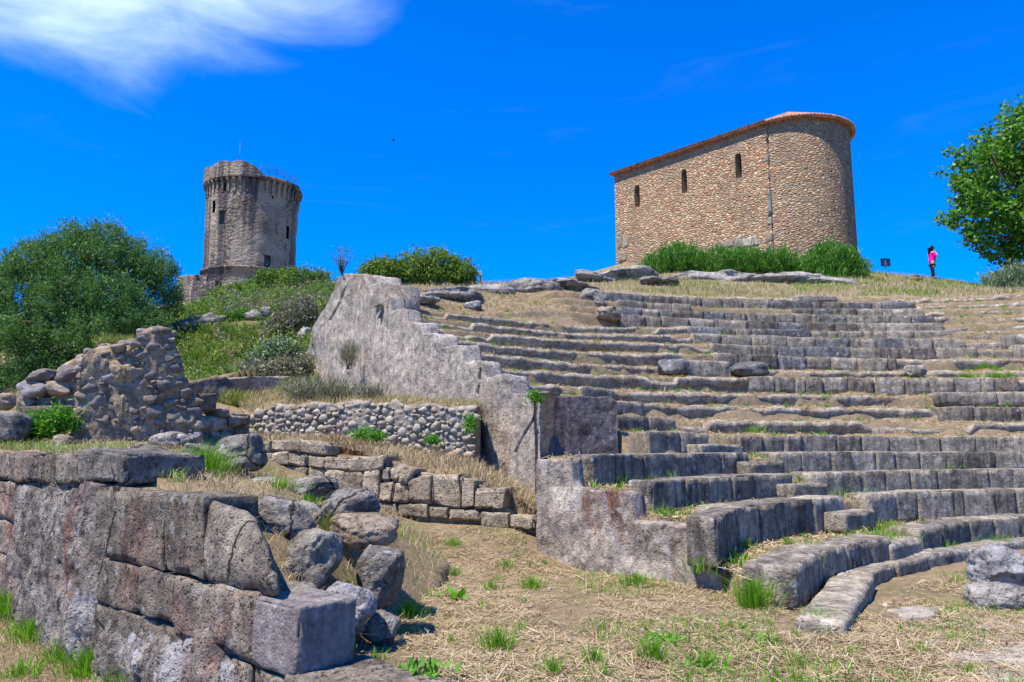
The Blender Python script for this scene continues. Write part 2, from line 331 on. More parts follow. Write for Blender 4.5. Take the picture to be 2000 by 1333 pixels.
MAT['straw'] = leaf('dry_straw', [(.27, .185, .10), (.38, .285, .155), (.47, .365, .215), (.32, .225, .12), (.56, .46, .30), (.22, .14, .075)], .1, .7)
MAT['olive'] = leaf('grey_green_leaves', [(.045, .11, .032), (.085, .175, .05), (.13, .235, .065), (.06, .14, .042), (.17, .27, .085)], .28)
MAT['oak'] = leaf('bright_green_leaves', [(.055, .15, .012), (.09, .22, .018), (.13, .29, .03), (.045, .12, .015), (.18, .33, .05)], .3, .4)
MAT['rosemary'] = leaf('rosemary_leaves', [(.05, .14, .014), (.085, .215, .022), (.125, .28, .035), (.06, .16, .02)], .25)
MAT['maquis'] = leaf('maquis_leaves', [(.065, .145, .02), (.125, .22, .025), (.20, .27, .05), (.08, .16, .02), (.15, .18, .06)], .28)
MAT['yellowgrass'] = leaf('hill_grass', [(.19, .24, .04), (.29, .29, .08), (.15, .22, .03), (.37, .32, .15), (.23, .27, .055)], .3)
MAT['greybrush'] = leaf('grey_dry_brush', [(.20, .17, .14), (.28, .24, .19), (.16, .18, .08), (.24, .22, .13)], .15)
MAT['silverbush'] = leaf('silver_green_leaves', [(.12, .18, .09), (.18, .24, .13), (.24, .30, .18)], .2)
MAT['bark'] = simple('bark', (.11, .085, .065), .9, .4)
MAT['red_weed'] = leaf('reddish_weeds', [(.24, .09, .05), (.30, .14, .08), (.16, .16, .05)], .2)

# ================================================================== theatre geometry
CX, CY = 11.0, 2.5                         # centre of the seat rows
RK = {1: 9.13, 2: 9.80, 3: 10.77, 4: 11.72, 5: 12.68, 6: 13.65, 7: 14.45, 8: 15.25, 9: 16.05, 10: 16.97, 11: 17.85, 12: 18.69, 13: 19.50, 14: 20.27, 15: 21.01, 16: 21.66, 17: 22.34, 18: 23.02, 19: 23.73, 20: 24.5, 21: 25.4}
ZK = {0: -.25, 1: .14, 2: .42, 3: .81, 4: 1.13, 5: 1.46, 6: 1.80, 7: 2.14, 8: 2.49, 9: 2.84, 10: 3.29, 11: 3.65, 12: 4.07, 13: 4.48, 14: 4.87, 15: 5.22, 16: 5.66, 17: 6.05, 18: 6.44, 19: 6.80, 20: 7.12, 21: 7.3}
OBS = {4: [(1273, 941), (1550, 925), (1830, 918), (2000, 917)],
 5: [(1154, 888), (1254, 887), (1463, 884), (1664, 882), (2000, 884)], 6: [(1268, 842), (1382, 845), (1443, 852), (1700, 853), (2000, 852)],
 9: [(994, 742), (1136, 755), (1201, 761), (1379, 765), (1550, 768)], 10: [(941, 712), (1150, 729), (1460, 735), (1700, 738), (1990, 738)],
 11: [(900, 680), (1150, 708), (1500, 720)], 12: [(857, 656), (1150, 686), (1395, 689), (1752, 700)], 13: [(820, 633), (1150, 663), (1395, 671), (1755, 680), (1910, 680)],
 14: [(784, 609), (1150, 650), (1354, 652), (1469, 655), (1885, 661)], 15: [(750, 590), (1150, 635), (1343, 637), (1860, 646)], 16: [(1210, 615), (1293, 619), (1842, 631)],
 17: [(1210, 600), (1550, 613), (1820, 617)], 18: [(1208, 586), (1550, 602), (1802, 602)], 19: [(1185, 571), (1505, 588), (1786, 590)]}
def on_circle(px, rad, z):                 # far crossing of the vertical plane through a photo column with a seat circle
    a = (px - 1000) / F; c = math.cos(PITCH); s = (z - H) * math.sin(PITCH)
    A = a * a * c * c + 1; B = 2 * (a * c * (a * s - CX) - CY); C = (a * s - CX) ** 2 + CY * CY - rad * rad
    Y = (-B + math.sqrt(max(B * B - 4 * A * C, 1e-9))) / (2 * A); return a * (Y * c + s), Y
def th(px, rad, z):
    x, y = on_circle(px, rad, z); return math.atan2(y - CY, x - CX)
DZ = {}
for k, ob in OBS.items():
    tt = []
    for px, py in ob:
        x, y = on_circle(px, RK[k], ZK[k]); r = ray(px, py); tt.append((math.atan2(y - CY, x - CX), float(np.clip(H + r[2] * y / r[1] - ZK[k], -.2, .2))))
    DZ[k] = np.array(sorted(tt))
def zk(k, t):
    if k in DZ: return ZK[k] + np.interp(t, DZ[k][:, 0], DZ[k][:, 1])
    if k in (7, 8): return ZK[k] + np.interp(t, DZ[6][:, 0], DZ[6][:, 1]) * .5 + np.interp(t, DZ[9][:, 0], DZ[9][:, 1]) * .5
    return ZK[k] + np.asarray(t) * 0
DR = {}
for k, z, ob in ((1, 0., [(1650, 1241), (1683, 1168), (1754, 1123), (1901, 1094), (2000, 1075)]), (2, .40, [(1552, 1113), (1607, 1080), (1744, 1051), (1825, 1032), (2000, 1011)]), (3, .81, [(1398, 1012), (1450, 990), (1588, 974), (1749, 962), (1858, 959), (2000, 956)])):
    q = []
    for px, py in ob: w = onz(px, py, z); q.append((math.atan2(w[1] - CY, w[0] - CX), math.hypot(w[0] - CX, w[1] - CY) - RK[k]))
    DR[k] = np.array(sorted(q))
def rk(k, t):
    return RK[k] + np.interp(t, DR[k][:, 0], DR[k][:, 1]) if k in DR else RK[k] + np.asarray(t) * 0
def thk(px, k, dr=0.):
    r0 = RK[k] + dr
    for _ in range(12): t = th(px, r0, ZK[k]); r0 = r0 * .5 + .5 * (float(rk(k, t)) + dr)
    return t
def cxy(rad, t): return np.array([CX + rad * np.cos(t), CY + rad * np.sin(t)])
LEFT = np.array([(8.5, 164), (9.13, 158), (9.8, 153), (10.77, 146.2), (11.72, 144.9), (12.68, 143.8), (14.0, 138.2), (14.5, 136.6), (16.05, 133.5), (21.0, 132.4), (22, 131.2), (23, 129.6), (30, 129.2)])
def tleft(rad): return np.radians(np.interp(rad, LEFT[:, 0], LEFT[:, 1])) - np.where(np.asarray(rad) > 14.2, .24, 0.) / np.asarray(rad)
T16 = th(1135, RK[16], ZK[16])

# ---- hill surface through points read off the photograph at estimated distances
HP = [P(*q) for q in [(0, 775, 24), (100, 770, 24), (-250, 800, 27), (385, 752, 18), (470, 762, 17.2), (560, 752, 22.3), (350, 655, 27), (330, 625, 33), (450, 655, 26), (450, 605, 33),
 (560, 655, 25.5), (612, 605, 28), (625, 572, 33), (410, 598, 42), (500, 575, 40), (320, 640, 36), (560, 568, 38), (395, 600, 60), (560, 590, 62), (400, 590, 106), (580, 592, 110), (350, 592, 106), (100, 640, 106),
 (0, 770, 42), (-300, 790, 50), (60, 740, 62), (700, 580, 21.8), (760, 574, 24.5), (850, 564, 28), (940, 557, 31.5), (1000, 556, 33), (1060, 551, 34), (1130, 546, 35), (1000, 578, 25), (1050, 592, 23.6), (1120, 585, 25),
 (1200, 527, 41), (1206, 519, 47), (1300, 532, 38.5), (1400, 537, 37), (1520, 530, 39), (1560, 540, 37), (1650, 545, 36.5), (1720, 544, 38), (1823, 545, 40), (1900, 554, 40), (1960, 562, 38), (2060, 574, 37), (2250, 582, 36), (2700, 600, 36),
 (1400, 556, 31), (1600, 561, 31), (1750, 566, 31), (1900, 570, 31), (1250, 549, 32), (1000, 590, 60), (1823, 590, 60), (1560, 570, 60), (2200, 620, 60), (1206, 560, 62), (1000, 660, 120), (1800, 660, 120), (2400, 640, 90), (700, 600, 60), (640, 575, 40), (1100, 558, 44), (1050, 562, 44), (1000, 566, 45), (1130, 553, 40)]]
for t in np.radians([58, 72, 86, 100, 112]): HP.append(np.array([*cxy(24.9, t), 7.05]))
for t in np.radians([124, 128, 131.5]): HP.append(np.array([*cxy(21.7, t), 5.25 + zk(15, t) - ZK[15]]))
HP = np.array(HP); HS = 30.
def _tps(a, b):
    r2 = ((a[:, None, :] - b[None, :, :]) ** 2).sum(2); return np.where(r2 > 0, .5 * r2 * np.log(r2 + 1e-12), 0)
_A = HP[:, :2] / HS; _n = len(_A); _K = _tps(_A, _A) + np.eye(_n) * 3e-4; _Q = np.c_[np.ones(_n), _A]
_w = np.linalg.solve(np.block([[_K, _Q], [_Q.T, np.zeros((3, 3))]]), np.r_[HP[:, 2], 0, 0, 0])
def hill_raw(x, y):
    q = np.stack([np.ravel(x), np.ravel(y)], 1) / HS; return (_tps(q, _A) @ _w[:_n] + np.c_[np.ones(len(q)), q] @ _w[_n:]).reshape(np.shape(x))
def hill(x, y):
    x = np.asarray(x, float); y = np.asarray(y, float); z = hill_raw(x, y); p = np.stack([x.ravel(), y.ravel(), np.zeros(x.size)], 1)
    return z + (.09 * fbm(p, .55, 4)).reshape(x.shape)
def hz(x, y): return float(hill(np.array([x]), np.array([y]))[0])

# ---- terraces of the theatre
def cav(rad, t):
    rad = np.asarray(rad, float); t = np.asarray(t, float); z = np.full(rad.shape, -.35)
    p = np.stack([(CX + rad * np.cos(t)).ravel(), (CY + rad * np.sin(t)).ravel(), np.zeros(rad.size)], 1)
    wob = fbm(p, .9, 4).reshape(rad.shape); wob2 = fbm(p, 3.1, 3, .6, 3.).reshape(rad.shape)
    for k in range(1, 21):
        soft = .05 if k < 6 else (.16 if k in (6, 7, 8) else .055)
        base = rk(k, t) + (.16 if k < 6 else .10) + wob * (.07 if k < 6 else .13)
        up = zk(k, t) - (.13 if k < 6 else .05); lo = (zk(k - 1, t) if k > 1 else ZK[0]) - (.13 if k - 1 < 6 else .05)
        s = np.clip((rad - base + soft) / (2 * soft), 0, 1); s = s * s * (3 - 2 * s)
        if k == 6 or k == 7: s = s * np.where(t > math.radians(131), 0, 1)          # in front of the dark block the floor runs on
        z = np.where(rad > base - soft, lo + (up - lo) * s, z)
        if k == 8: z = np.where((t > math.radians(131)) & (rad > 14.8), np.maximum(z, up), z)
        nx = rk(k + 1, t); z = z + np.where((rad > base + soft) & (rad <= nx), np.clip((rad - base) / np.maximum(nx - base, .05), 0, 1) * (.10 if k > 5 else .03), 0)
    z = z + .028 * wob2 + .05 * wob * (rad > 13)
    hl = hill(CX + rad * np.cos(t), CY + rad * np.sin(t))
    bl = np.clip((t - T16) / .03 + .5, 0, 1) * np.clip((rad - RK[15] - .35) / .5, 0, 1)  # the upper rows end at a grass slope
    z = z * (1 - bl) + (hl + .05) * bl
    b2 = np.clip((rad - 24.4) / .7, 0, 1); return z * (1 - b2) + (hl + .03) * b2
nr, ntt = 640, 560
rr = np.concatenate([np.linspace(8.9, 25.6, nr)]); U, Rr = np.meshgrid(np.linspace(0, 1, ntt), rr)
Tt = np.radians(48) * (1 - U) + tleft(Rr) * U
Zc = cav(Rr, Tt); fk = np.clip((1 - U) / .028, 0, 1); fk = fk * fk * (3 - 2 * fk); Zc = np.where(Rr < 11.3, Zc * fk - .32 * (1 - fk), Zc); Zc[:, -1] = np.where((Rr[:, -1] < 14.2) & (Rr[:, -1] > 11.3), Zc[:, -1] - .6, Zc[:, -1])
V = np.stack([CX + Rr * np.cos(Tt), CY + Rr * np.sin(Tt), Zc], 2).reshape(-1, 3)
obj('theatre_slope', V, grid_faces(nr, ntt), MAT['terrace'], kind='structure')

# ---- hill behind
ys = np.concatenate([np.linspace(15, 45, 150), np.geomspace(45.4, 160, 60)]); aa = np.linspace(-1.15, 1.5, 330)
Yg, Ag = np.meshgrid(ys, aa, indexing='ij'); Xg = Ag * Yg; Zg = hill(Xg, Yg)
rad = np.hypot(Xg - CX, Yg - CY); tg = np.arctan2(Yg - CY, Xg - CX)
frontw = (Xg - .43) * 5.52 + (Yg - 12.5) * 3.6 < 4.2
inside = (rad < 25.2) & (tg < tleft(rad) + .0)
below = ~inside & (frontw & (Yg < 22.4) & (Xg > -6.75) | (Yg < np.where(Xg < -5.9, 16.2, 17.6)))
Zg = np.where(inside, np.where(rad < 24.6, -2., Zg - 1.), np.where(below, -1.5, Zg))
obj('hillside', np.stack([Xg, Yg, Zg], 2).reshape(-1, 3), grid_faces(len(ys), len(aa)), MAT['hill'], kind='structure')
g = 3000.
obj('plain', [(-g, -g, -2.5), (g, -g, -2.5), (g, g, -2.5), (-g, g, -2.5)], [(0, 1, 2, 3)], MAT['hill'], kind='structure')

# ---- left foreground wall line, orchestra floor and the lower path
WA = np.array([-1.43, 5.0]); WD = np.array([-1.19, 1.0]); WD = WD / np.linalg.norm(WD); WN = np.array([-WD[1], WD[0]])   # WN points away from the wall's face?
if WN @ np.array([1, 1]) < 0: WN = -WN     # WN: from the face into the wall
WB = WA + WD
def wdist(x, y): return (x - WA[0]) * WN[0] + (y - WA[1]) * WN[1]
def walong(x, y): return (x - WA[0]) * WD[0] + (y - WA[1]) * WD[1]
def floor_z(x, y):
    x = np.asarray(x, float); y = np.asarray(y, float); p = np.stack([x.ravel(), y.ravel(), np.zeros(x.size)], 1)
    ramp_ = np.clip((y - 9.2) / 2.0, 0, 1) * .40 * np.clip((1.0 - x) / 1.0, 0, 1)
    near = .07 * np.exp(-((wdist(x, y) / .9) ** 2)) * (y < 6)
    z = ramp_ + near + .035 * fbm(p, .8, 4).reshape(x.shape) + .012 * fbm(p, 5, 3).reshape(x.shape)
    al = walong(x, y); low = -.52 + .075 * np.clip(al - 2, -4, 12) + .04 * fbm(p, 1.3, 3).reshape(x.shape)
    return np.where(wdist(x, y) < .22, low, z)
xs = np.linspace(-14, 24, 420); yg = np.linspace(-4, 14.5, 240); X, Y = np.meshgrid(xs, yg, indexing='ij')
obj('ground', np.stack([X, Y, floor_z(X, Y)], 2).reshape(-1, 3), grid_faces(len(xs), len(yg)), MAT['ground'], kind='structure')

MAT['tufa'] = stone('cut_tufa_edge', (.29, .235, .165), (.39, .325, .24), (.48, .41, .31), dark=.5, dcol=(.09, .065, .045), pale=.4, pcol=(.55, .49, .40), streak=0, stain=(.27, .18, .115), bmp=1., var=0)
tv = []; tf = []; tn = 0
for k, spans in {7: [(1321, 2110)], 8: [(1259, 1836)], 9: [(992, 1135), (1201, 1828)], 10: [(939, 1460), (1992, 2100)], 11: [(898, 1281), (1498, 2110)], 12: [(855, 1395), (1753, 2110)], 13: [(818, 1388)], 14: [(782, 1354)], 15: [(748, 1343), (1930, 2110)], 16: [(1905, 2110)], 17: [(1826, 2110)], 18: [(1806, 2110)], 19: [(1790, 2110)], 20: [(1180, 1550), (1640, 2110)]}.items():
    for p0, p1 in spans:
        t0, t1 = thk(p0, k), thk(p1, k); n = max(20, int(abs(t1 - t0) * RK[k] / .05)); T_ = np.linspace(t0, t1, n)
        xy = np.stack([CX + RK[k] * np.cos(T_), CY + RK[k] * np.sin(T_), T_ * 0], 1); w1, w2, w3 = fbm(xy, .8, 4), fbm(xy, 2.6, 3, .6, 5.), fbm(xy, 1.1, 3, .6, 9.)
        gone = np.clip((fbm(xy, .55, 3, .5, 21.) - (.02 if k in (7, 8) else .22)) / .15, 0, 1)     # stretches worn away
        zt = zk(k, T_) - .02 + .022 * w2 - .13 * gone; fr = RK[k] + .05 + .07 * w1 + .02 * w2
        prof_r = [fr + .16 + .04 * w3, fr + .05, fr, fr + .02, fr + .14, fr + .40]; prof_z = [zt - .36, zt - .20 + .03 * w3, zt - .10 + .03 * w1, zt - .02, zt + .01 * w2, zt - .06]
        m = len(prof_r); V = np.stack([np.stack([CX + r * np.cos(T_), CY + r * np.sin(T_), z], 1) for r, z in zip(prof_r, prof_z)], 1).reshape(-1, 3); V = V + .022 * np.stack([fbm(V, 6, 3), fbm(V + 5, 5, 2), fbm(V + 9, 5, 2)], 1)
        tv.append(V); tf.append(grid_faces(n, m) + tn); tn += len(V)
obj('terrace_steps', np.vstack(tv), np.vstack(tf), MAT['tufa'], kind='structure')

# ================================================================== seat blocks
SEG = [  # row, radius shift, height shift, height, depth, photo columns of the joints, description of the stretch
 (1, 0, 0, .30, .42, [1643, 1705, 1752, 1812, 1897, 1972, 2055, 2140, 2230], 'low kerb ring round the orchestra'),
 (2, 0, 0, .42, .50, [1553, 1607, 1655, 1700, 1744], 'lowest bench row, left of lower stairs'),
 (2, 0, 0, .42, .50, [1798, 1842, 1895, 1942, 1990, 2050, 2120, 2200], 'lowest bench row, right of lower stairs'),
 (3, 0, 0, .52, .50, [1398, 1440, 1481, 1543, 1586, 1646], 'second bench row, left of lower stairs'),
 (3, 0, 0, .52, .50, [1697, 1750, 1793, 1862, 1880, 1943, 1983, 2040, 2110, 2180], 'second bench row, right of lower stairs'),
 (4, 0, 0, .46, .50, [1273, 1337, 1383, 1427, 1470, 1550], 'third bench row, left of lower stairs'),
 (4, 0, 0, .46, .50, [1592, 1685, 1730, 1780, 1832, 1930, 1978, 2040, 2110], 'third bench row, right of lower stairs'),
 (5, 0, 0, .48, .50, [1155, 1256, 1405, 1463], 'fourth bench row, left of lower stairs'),
 (5, 0, 0, .46, .50, [1521, 1567, 1625, 1662, 1712, 1750, 1797, 1845, 1878, 1942, 1995, 2050, 2120], 'fourth bench row, right of lower stairs'),
 (6, 0, 0, .42, .52, [1268, 1330, 1384], 'pair of blocks above the fourth bench row'),
 (6, 0, 0, .46, .50, [1443, 1490, 1530, 1567, 1635, 1682, 1735, 1790, 1838, 1905, 1945, 2010, 2080], 'fifth bench row, top of lower set'),
 (7, 0, 0, .30, .55, [1205, 1268, 1321], 'pair right of the dark corner face'),
 (8, 0, 0, .28, .50, [1190, 1259], 'lone slab atop the dark corner face'),
 (9, 0, 0, .30, .45, [1135, 1202], 'lone slab above the dark corner face'),
 (8, -.1, .02, .45, .5, [1836, 1902, 1995, 2060], 'lower short row on bare right terraces'),
 (9, -.1, .06, .34, .5, [1828, 1949, 2040], 'upper short row on bare right terraces'),
 (10, 0, 0, .46, .5, [1460, 1512, 1553, 1574, 1605, 1656, 1710, 1766, 1816, 1865, 1917, 1943, 1992], 'long tall row above the bare terraces'),
 (12, 0, 0, .42, .5, [1395, 1435, 1471, 1521, 1575, 1624, 1674, 1734, 1753], 'row above the three odd stones'),
 (13, 0, 0, .40, .5, [1388, 1469, 1518, 1573, 1660, 1716, 1757, 1827, 1910], 'second row above the three odd stones'),
 (13, 0, -.08, .36, .5, [1912, 1979], 'low slab ending second row above odd stones'),
 (13, 0, .05, .42, .5, [1981, 2040], 'right end block, second row above odd stones'),
 (14, 0, 0, .40, .5, [1354, 1410, 1469, 1537, 1593, 1660, 1714, 1764, 1824, 1885], 'third row above the three odd stones'),
 (14, 0, -.16, .3, .5, [1887, 1951], 'low slab ending third row above odd stones'),
 (14, 0, .06, .42, .5, [1953, 2012, 2080], 'right end pair, third row above odd stones'),
 (15, 0, 0, .36, .5, [1343, 1410, 1437, 1468, 1584, 1638, 1687, 1732, 1784, 1863], 'fourth row above the three odd stones'),
 (15, 0, -.17, .22, .5, [1865, 1932], 'thin step beside fourth row above odd stones'),
 (16, 0, 0, .42, .5, [1210, 1261, 1293, 1347, 1397, 1461, 1521, 1575, 1631, 1674, 1732, 1791, 1842], 'fifth row from the top'),
 (16, 0, -.17, .2, .5, [1846, 1908], 'thin step slab beside fifth row from top'),
 (17, 0, 0, .38, .5, [1210, 1254, 1288, 1317, 1374, 1415, 1460, 1478, 1514, 1551, 1586, 1611, 1654, 1689, 1739, 1780, 1824], 'fourth row from the top'),
 (18, 0, 0, .38, .5, [1208, 1263, 1313, 1351], 'left part of third row from top'),
 (18, 0, 0, .38, .5, [1550, 1587, 1626, 1675, 1725, 1743, 1804], 'right part of third row from top'),
 (19, 0, 0, .46, .5, [1185, 1258, 1332, 1372, 1413, 1451, 1502, 1587, 1644, 1703, 1721, 1788], 'second row from the top'),
 (20, -.25, .02, .25, .45, [1552, 1637], 'single flat one lying above the top rows'),
 (6, -.40, -.2, .2, .4, [1370, 1456], 'low step slab behind the fourth bench row'),
 (5, -.35, -.16, .24, .36, [1468, 1532], 'topmost step of the lower stairs'),
 (4, -.35, -.15, .24, .36, [1551, 1616], 'second step from top of lower stairs'),
 (3, -.38, -.2, .26, .38, [1647, 1706], 'third step from top of lower stairs'),
 (2, -.05, -.1, .26, .4, [1742, 1799], 'lowest step of the lower stairs'),
]
ORD = ['first', 'second', 'third', 'fourth', 'fifth', 'sixth', 'seventh', 'eighth', 'ninth', 'tenth', 'eleventh', 'twelfth', 'thirteenth', 'fourteenth', 'fifteenth', 'sixteenth']
srs = np.random.default_rng(5); sid = 0
for (k, dr, dzs, hh, dep, cols, where) in SEG:
    n = len(cols) - 1; rad = RK[k] + dr
    far = k > 6
    for i in range(n):
        sid += 1
        gap = srs.uniform(.002, .008) if k < 7 else srs.uniform(.004, .016); t0 = thk(cols[i], k, dr) - gap / rad * .5; t1 = thk(cols[i + 1], k, dr) + gap / rad * .5; ra, rb = float(rk(k, t0)) + dr, float(rk(k, t1)) + dr
        tm = (t0 + t1) / 2; jz = .007 if k < 6 else .018; z1 = float(zk(k, t0)) + dzs + srs.uniform(-jz, jz); z1b = float(zk(k, t1)) + dzs + srs.uniform(-jz, jz)
        d = dep * srs.uniform(.92, 1.1) * (.68 if i == 0 and cols[0] in (1398, 1273, 1155) else 1); off = srs.uniform(-.02, .02); hb = hh * srs.uniform(.98, 1.04)
        A = cxy(ra + off, t0); B = cxy(rb + off + srs.uniform(-.012, .012), t1); back = np.array([math.cos(tm), math.sin(tm)])
        c8 = block8(A, B, back, d, z1 - hb, z1, z1b - hb, z1b)
        if 'step' in where or where.startswith('low kerb'): mk = srs.choice(['seat', 'seat_pale', 'boulder'])
        elif k in (10,): mk = srs.choice(['seat', 'seat', 'seat_pale', 'ashlar'])
        elif k >= 12: mk = srs.choice(['seat', 'seat', 'seat_dark', 'seat_pale', 'seat_blue'])
        elif k in (2, 3, 4, 5) and cols[-1] < 1760: mk = srs.choice(['seat_dark', 'seat_dark', 'seat'])
        else: mk = srs.choice(['seat', 'seat_dark', 'seat', 'seat'])
        if k == 19 and i == n - 1: mk = 'seat_blue'
        ln = np.linalg.norm(A - B); inn = (max(3, int(ln / (.14 if far else .07))), 2 if far else 5, 2 if far else 5)
        first_end = i == 0 or i == n - 1
        rho = (srs.uniform(.01, .018) if k < 7 else srs.uniform(.012, .03)) + (.02 if first_end else 0) + (.02 if k <= 2 else 0)
        V, Fc = rough_box(c8, inn, rho, .010, 4., sid, .03 if not far else .03, .010 if not far else .016)
        size = 'long' if ln > .85 else ('short' if ln < .5 else 'medium')
        tone = {'seat': 'grey', 'seat_dark': 'dark streaked', 'seat_pale': 'pale grey', 'seat_blue': 'bluish grey', 'ashlar': 'warm grey', 'boulder': 'light grey'}[mk]
        lab = f'{tone} {size} block, ' + ('the ' if n == 1 else (f'{ORD[i]} from left in ')) + where
        name = 'stair_slab' if 'step' in where else ('kerb_stone' if k == 1 else 'seat_block')
        obj(name, V, Fc, MAT[str(mk)], label=lab, cat='stone block', group='stone seat blocks of the theatre')
# odd stones lying on the terraces
def loose(x0, y0, x1, y1, Y, mat, label, tilt=0., dr=1., name='boulder', cat='boulder', group=None, **kw):
    V, Fc = boulder_px(x0, y0, x1, y1, Y, tilt, dr, **kw); return obj(name, V, Fc, MAT[mat], label=label, cat=cat, group=group)
def row_y(px, k): return on_circle(px, RK[k], ZK[k])[1]
loose(1281, 702, 1344, 733, row_y(1310, 11) - .2, 'seat_blue', 'rounded bluish dark stone, left of the squared block among three odd stones', seed=1, e=3.5, group='odd stones on the bare terrace')
loose(1428, 708, 1498, 738, row_y(1460, 11) - .2, 'seat_blue', 'rounded bluish dark stone, right of the squared block among three odd stones', seed=2, e=3.2, group='odd stones on the bare terrace')
loose(1768, 713, 1808, 737, row_y(1788, 11) - .15, 'boulder', 'small lone rounded stone on the grassy terrace at right', seed=3, e=3)
A = P(1346, 736, row_y(1346, 11) - .35); B = P(1426, 738, row_y(1426, 11) - .4)
V, Fc = rough_box(block8(A, B, (-.3, 1), .55, A[2] - .03, P(1346, 704, A[1])[2], None, P(1426, 707, B[1])[2]), (9, 3, 3), .05, .015, 4., 77)
obj('seat_block', V, Fc, MAT['seat'], label='squared grey block between the two rounded bluish stones', cat='stone block', group='odd stones on the bare terrace')

# ================================================================== walls
MAT['pier'] = stone('stained_pier_stone', (.27, .215, .165), (.37, .315, .25), (.48, .43, .36), dark=.4, dcol=(.06, .045, .04), pale=.45, pcol=(.55, .52, .48), streak=.3, scol=(.07, .045, .035), stain=(.17, .075, .04), bmp=.8, pits=.6, var=0, wash=.4, grain=.5)
def ip(prof, x):
    p = np.array(prof, float); return np.interp(x, p[:, 0], p[:, 1])
def strip(A, B, top, bot, thick, nu=120, nv=30, amp=.05, freq=1.2, big=.0, zmode=False, batter=0., seed=0., fade=0., sink=0.):
    """wall standing on the plan line A-B; its outline is read off photo columns (zmode: heights instead of photo rows)"""
    x0, x1 = top[0][0], top[-1][0]; us = np.linspace(x0, x1, nu)
    us = np.unique(np.concatenate([us, [q[0] for q in top]])); nu = len(us)
    d = np.array(B[:2]) - np.array(A[:2]); n = np.array([-d[1], d[0]]) / np.linalg.norm(d)
    if n[1] < 0: n = -n                     # away from the camera
    cols = []
    for u in us:
        yt, yb = ip(top, u), ip(bot, u)
        if zmode: pt = onplane(u, 900, A, B); pb = pt.copy(); pt[2] = yt; pb[2] = yb
        else:
            pt = onplane(u, yt, A, B); pb = onplane(u, yb, A, B); zb = pb[2]; pb = pt.copy(); pb[2] = min(zb, pt[2] - .02)
        v = np.linspace(0, 1, nv)[:, None]; col = pb * (1 - v) + pt * v
        n3 = np.array([*n, 0]); col = col + n3 * (batter * (col[:, 2:] - pb[2]))
        tk = thick(u) if callable(thick) else thick
        k = max(3, int((thick(x0) if callable(thick) else thick) / .12)); w = np.linspace(0, 1, k + 1)[1:, None]; topc = col[-1] + n3 * tk * w
        bk = np.array([col[-1] + n3 * tk - np.array([0, 0, (pt[2] - pb[2]) * q]) for q in (.5, 1)])
        cols.append(np.vstack([col, topc, bk]))
    m = len(cols[0]); V = np.vstack(cols); n3 = np.array([*n, 0])
    fz = np.tile(np.r_[np.ones(nv), np.ones(m - nv) * .35], nu)
    if fade: fz = fz * np.repeat(np.clip((x1 - us) / fade, .08, 1), m)
    h = (amp * fbm(V + seed, freq, 5, .55) + big * vn((V + seed) * .7)) * fz
    if sink: h = h - sink * np.repeat(np.clip(1 - (x1 - us) / (45 + 14 * fbm(np.c_[us, us, us] * .1, 1, 2)), 0, 1) ** 1.5, m) - sink * np.tile(np.r_[np.linspace(0, 1, nv) ** 10, np.zeros(m - nv)], nu) * .6
    V = V - n3 * h[:, None]; V[:, 2] += .6 * amp * fbm(V + 9 + seed, freq * 1.7, 3) * np.tile(np.r_[np.linspace(0, 1, nv) ** 3, np.ones(m - nv)], nu)
    Fc = [tuple(f) for f in grid_faces(nu, m)]
    Fc += [tuple(range(m))[::-1], tuple(range((nu - 1) * m, nu * m))]
    return V, Fc
def stones_on(A, B, inside, x0, x1, z0, z1, size, proud, seed, flat=.6, jit=.25, sub=2, asp=1.5, fill=1.0):
    """field stones bedded in courses on the plane A-B: pieces of one mesh"""
    rs = np.random.default_rng(seed); A = np.array(A[:2]); B = np.array(B[:2]); L = np.linalg.norm(B - A); t = (B - A) / L; n = np.array([-t[1], t[0]])
    if n[1] < 0: n = -n
    D, Fc = ico(sub); mb = MB(); z = z0
    while z < z1:
        hh = size * rs.uniform(.75, 1.3); s = x0 - rs.uniform(0, .2)
        while s < x1:
            w = size * asp * rs.uniform(.55, 1.5); sc, zc = s + w / 2, z + hh / 2 + rs.normal() * size * jit * .4
            if rs.random() < fill and inside(sc, zc):
                p = D / (np.abs(D) ** 3.4).sum(1, keepdims=True) ** (1 / 3.4)
                for _ in range(4):
                    q = rs.normal(size=3); q /= np.linalg.norm(q); o = rs.uniform(.72, .95); hq = p @ q - o; p = p - np.where(hq > 0, hq, 0)[:, None] * q
                p = p * np.array([w * .5 * rs.uniform(.86, 1.0), size * flat, hh * .5 * rs.uniform(.86, 1.0)])
                a = rs.normal() * .12; ca, sa = math.cos(a), math.sin(a); x, y, zz = p[:, 0] * ca - p[:, 2] * sa, p[:, 1], p[:, 0] * sa + p[:, 2] * ca
                o = A + t * sc; pr = proud * rs.uniform(.2, 1.2)
                mb.add(np.stack([o[0] + t[0] * x + n[0] * (y + size * flat - pr), o[1] + t[1] * x + n[1] * (y + size * flat - pr), zc + zz], 1), Fc)
            s += w * 1.03
        z += hh * 1.0
    return mb
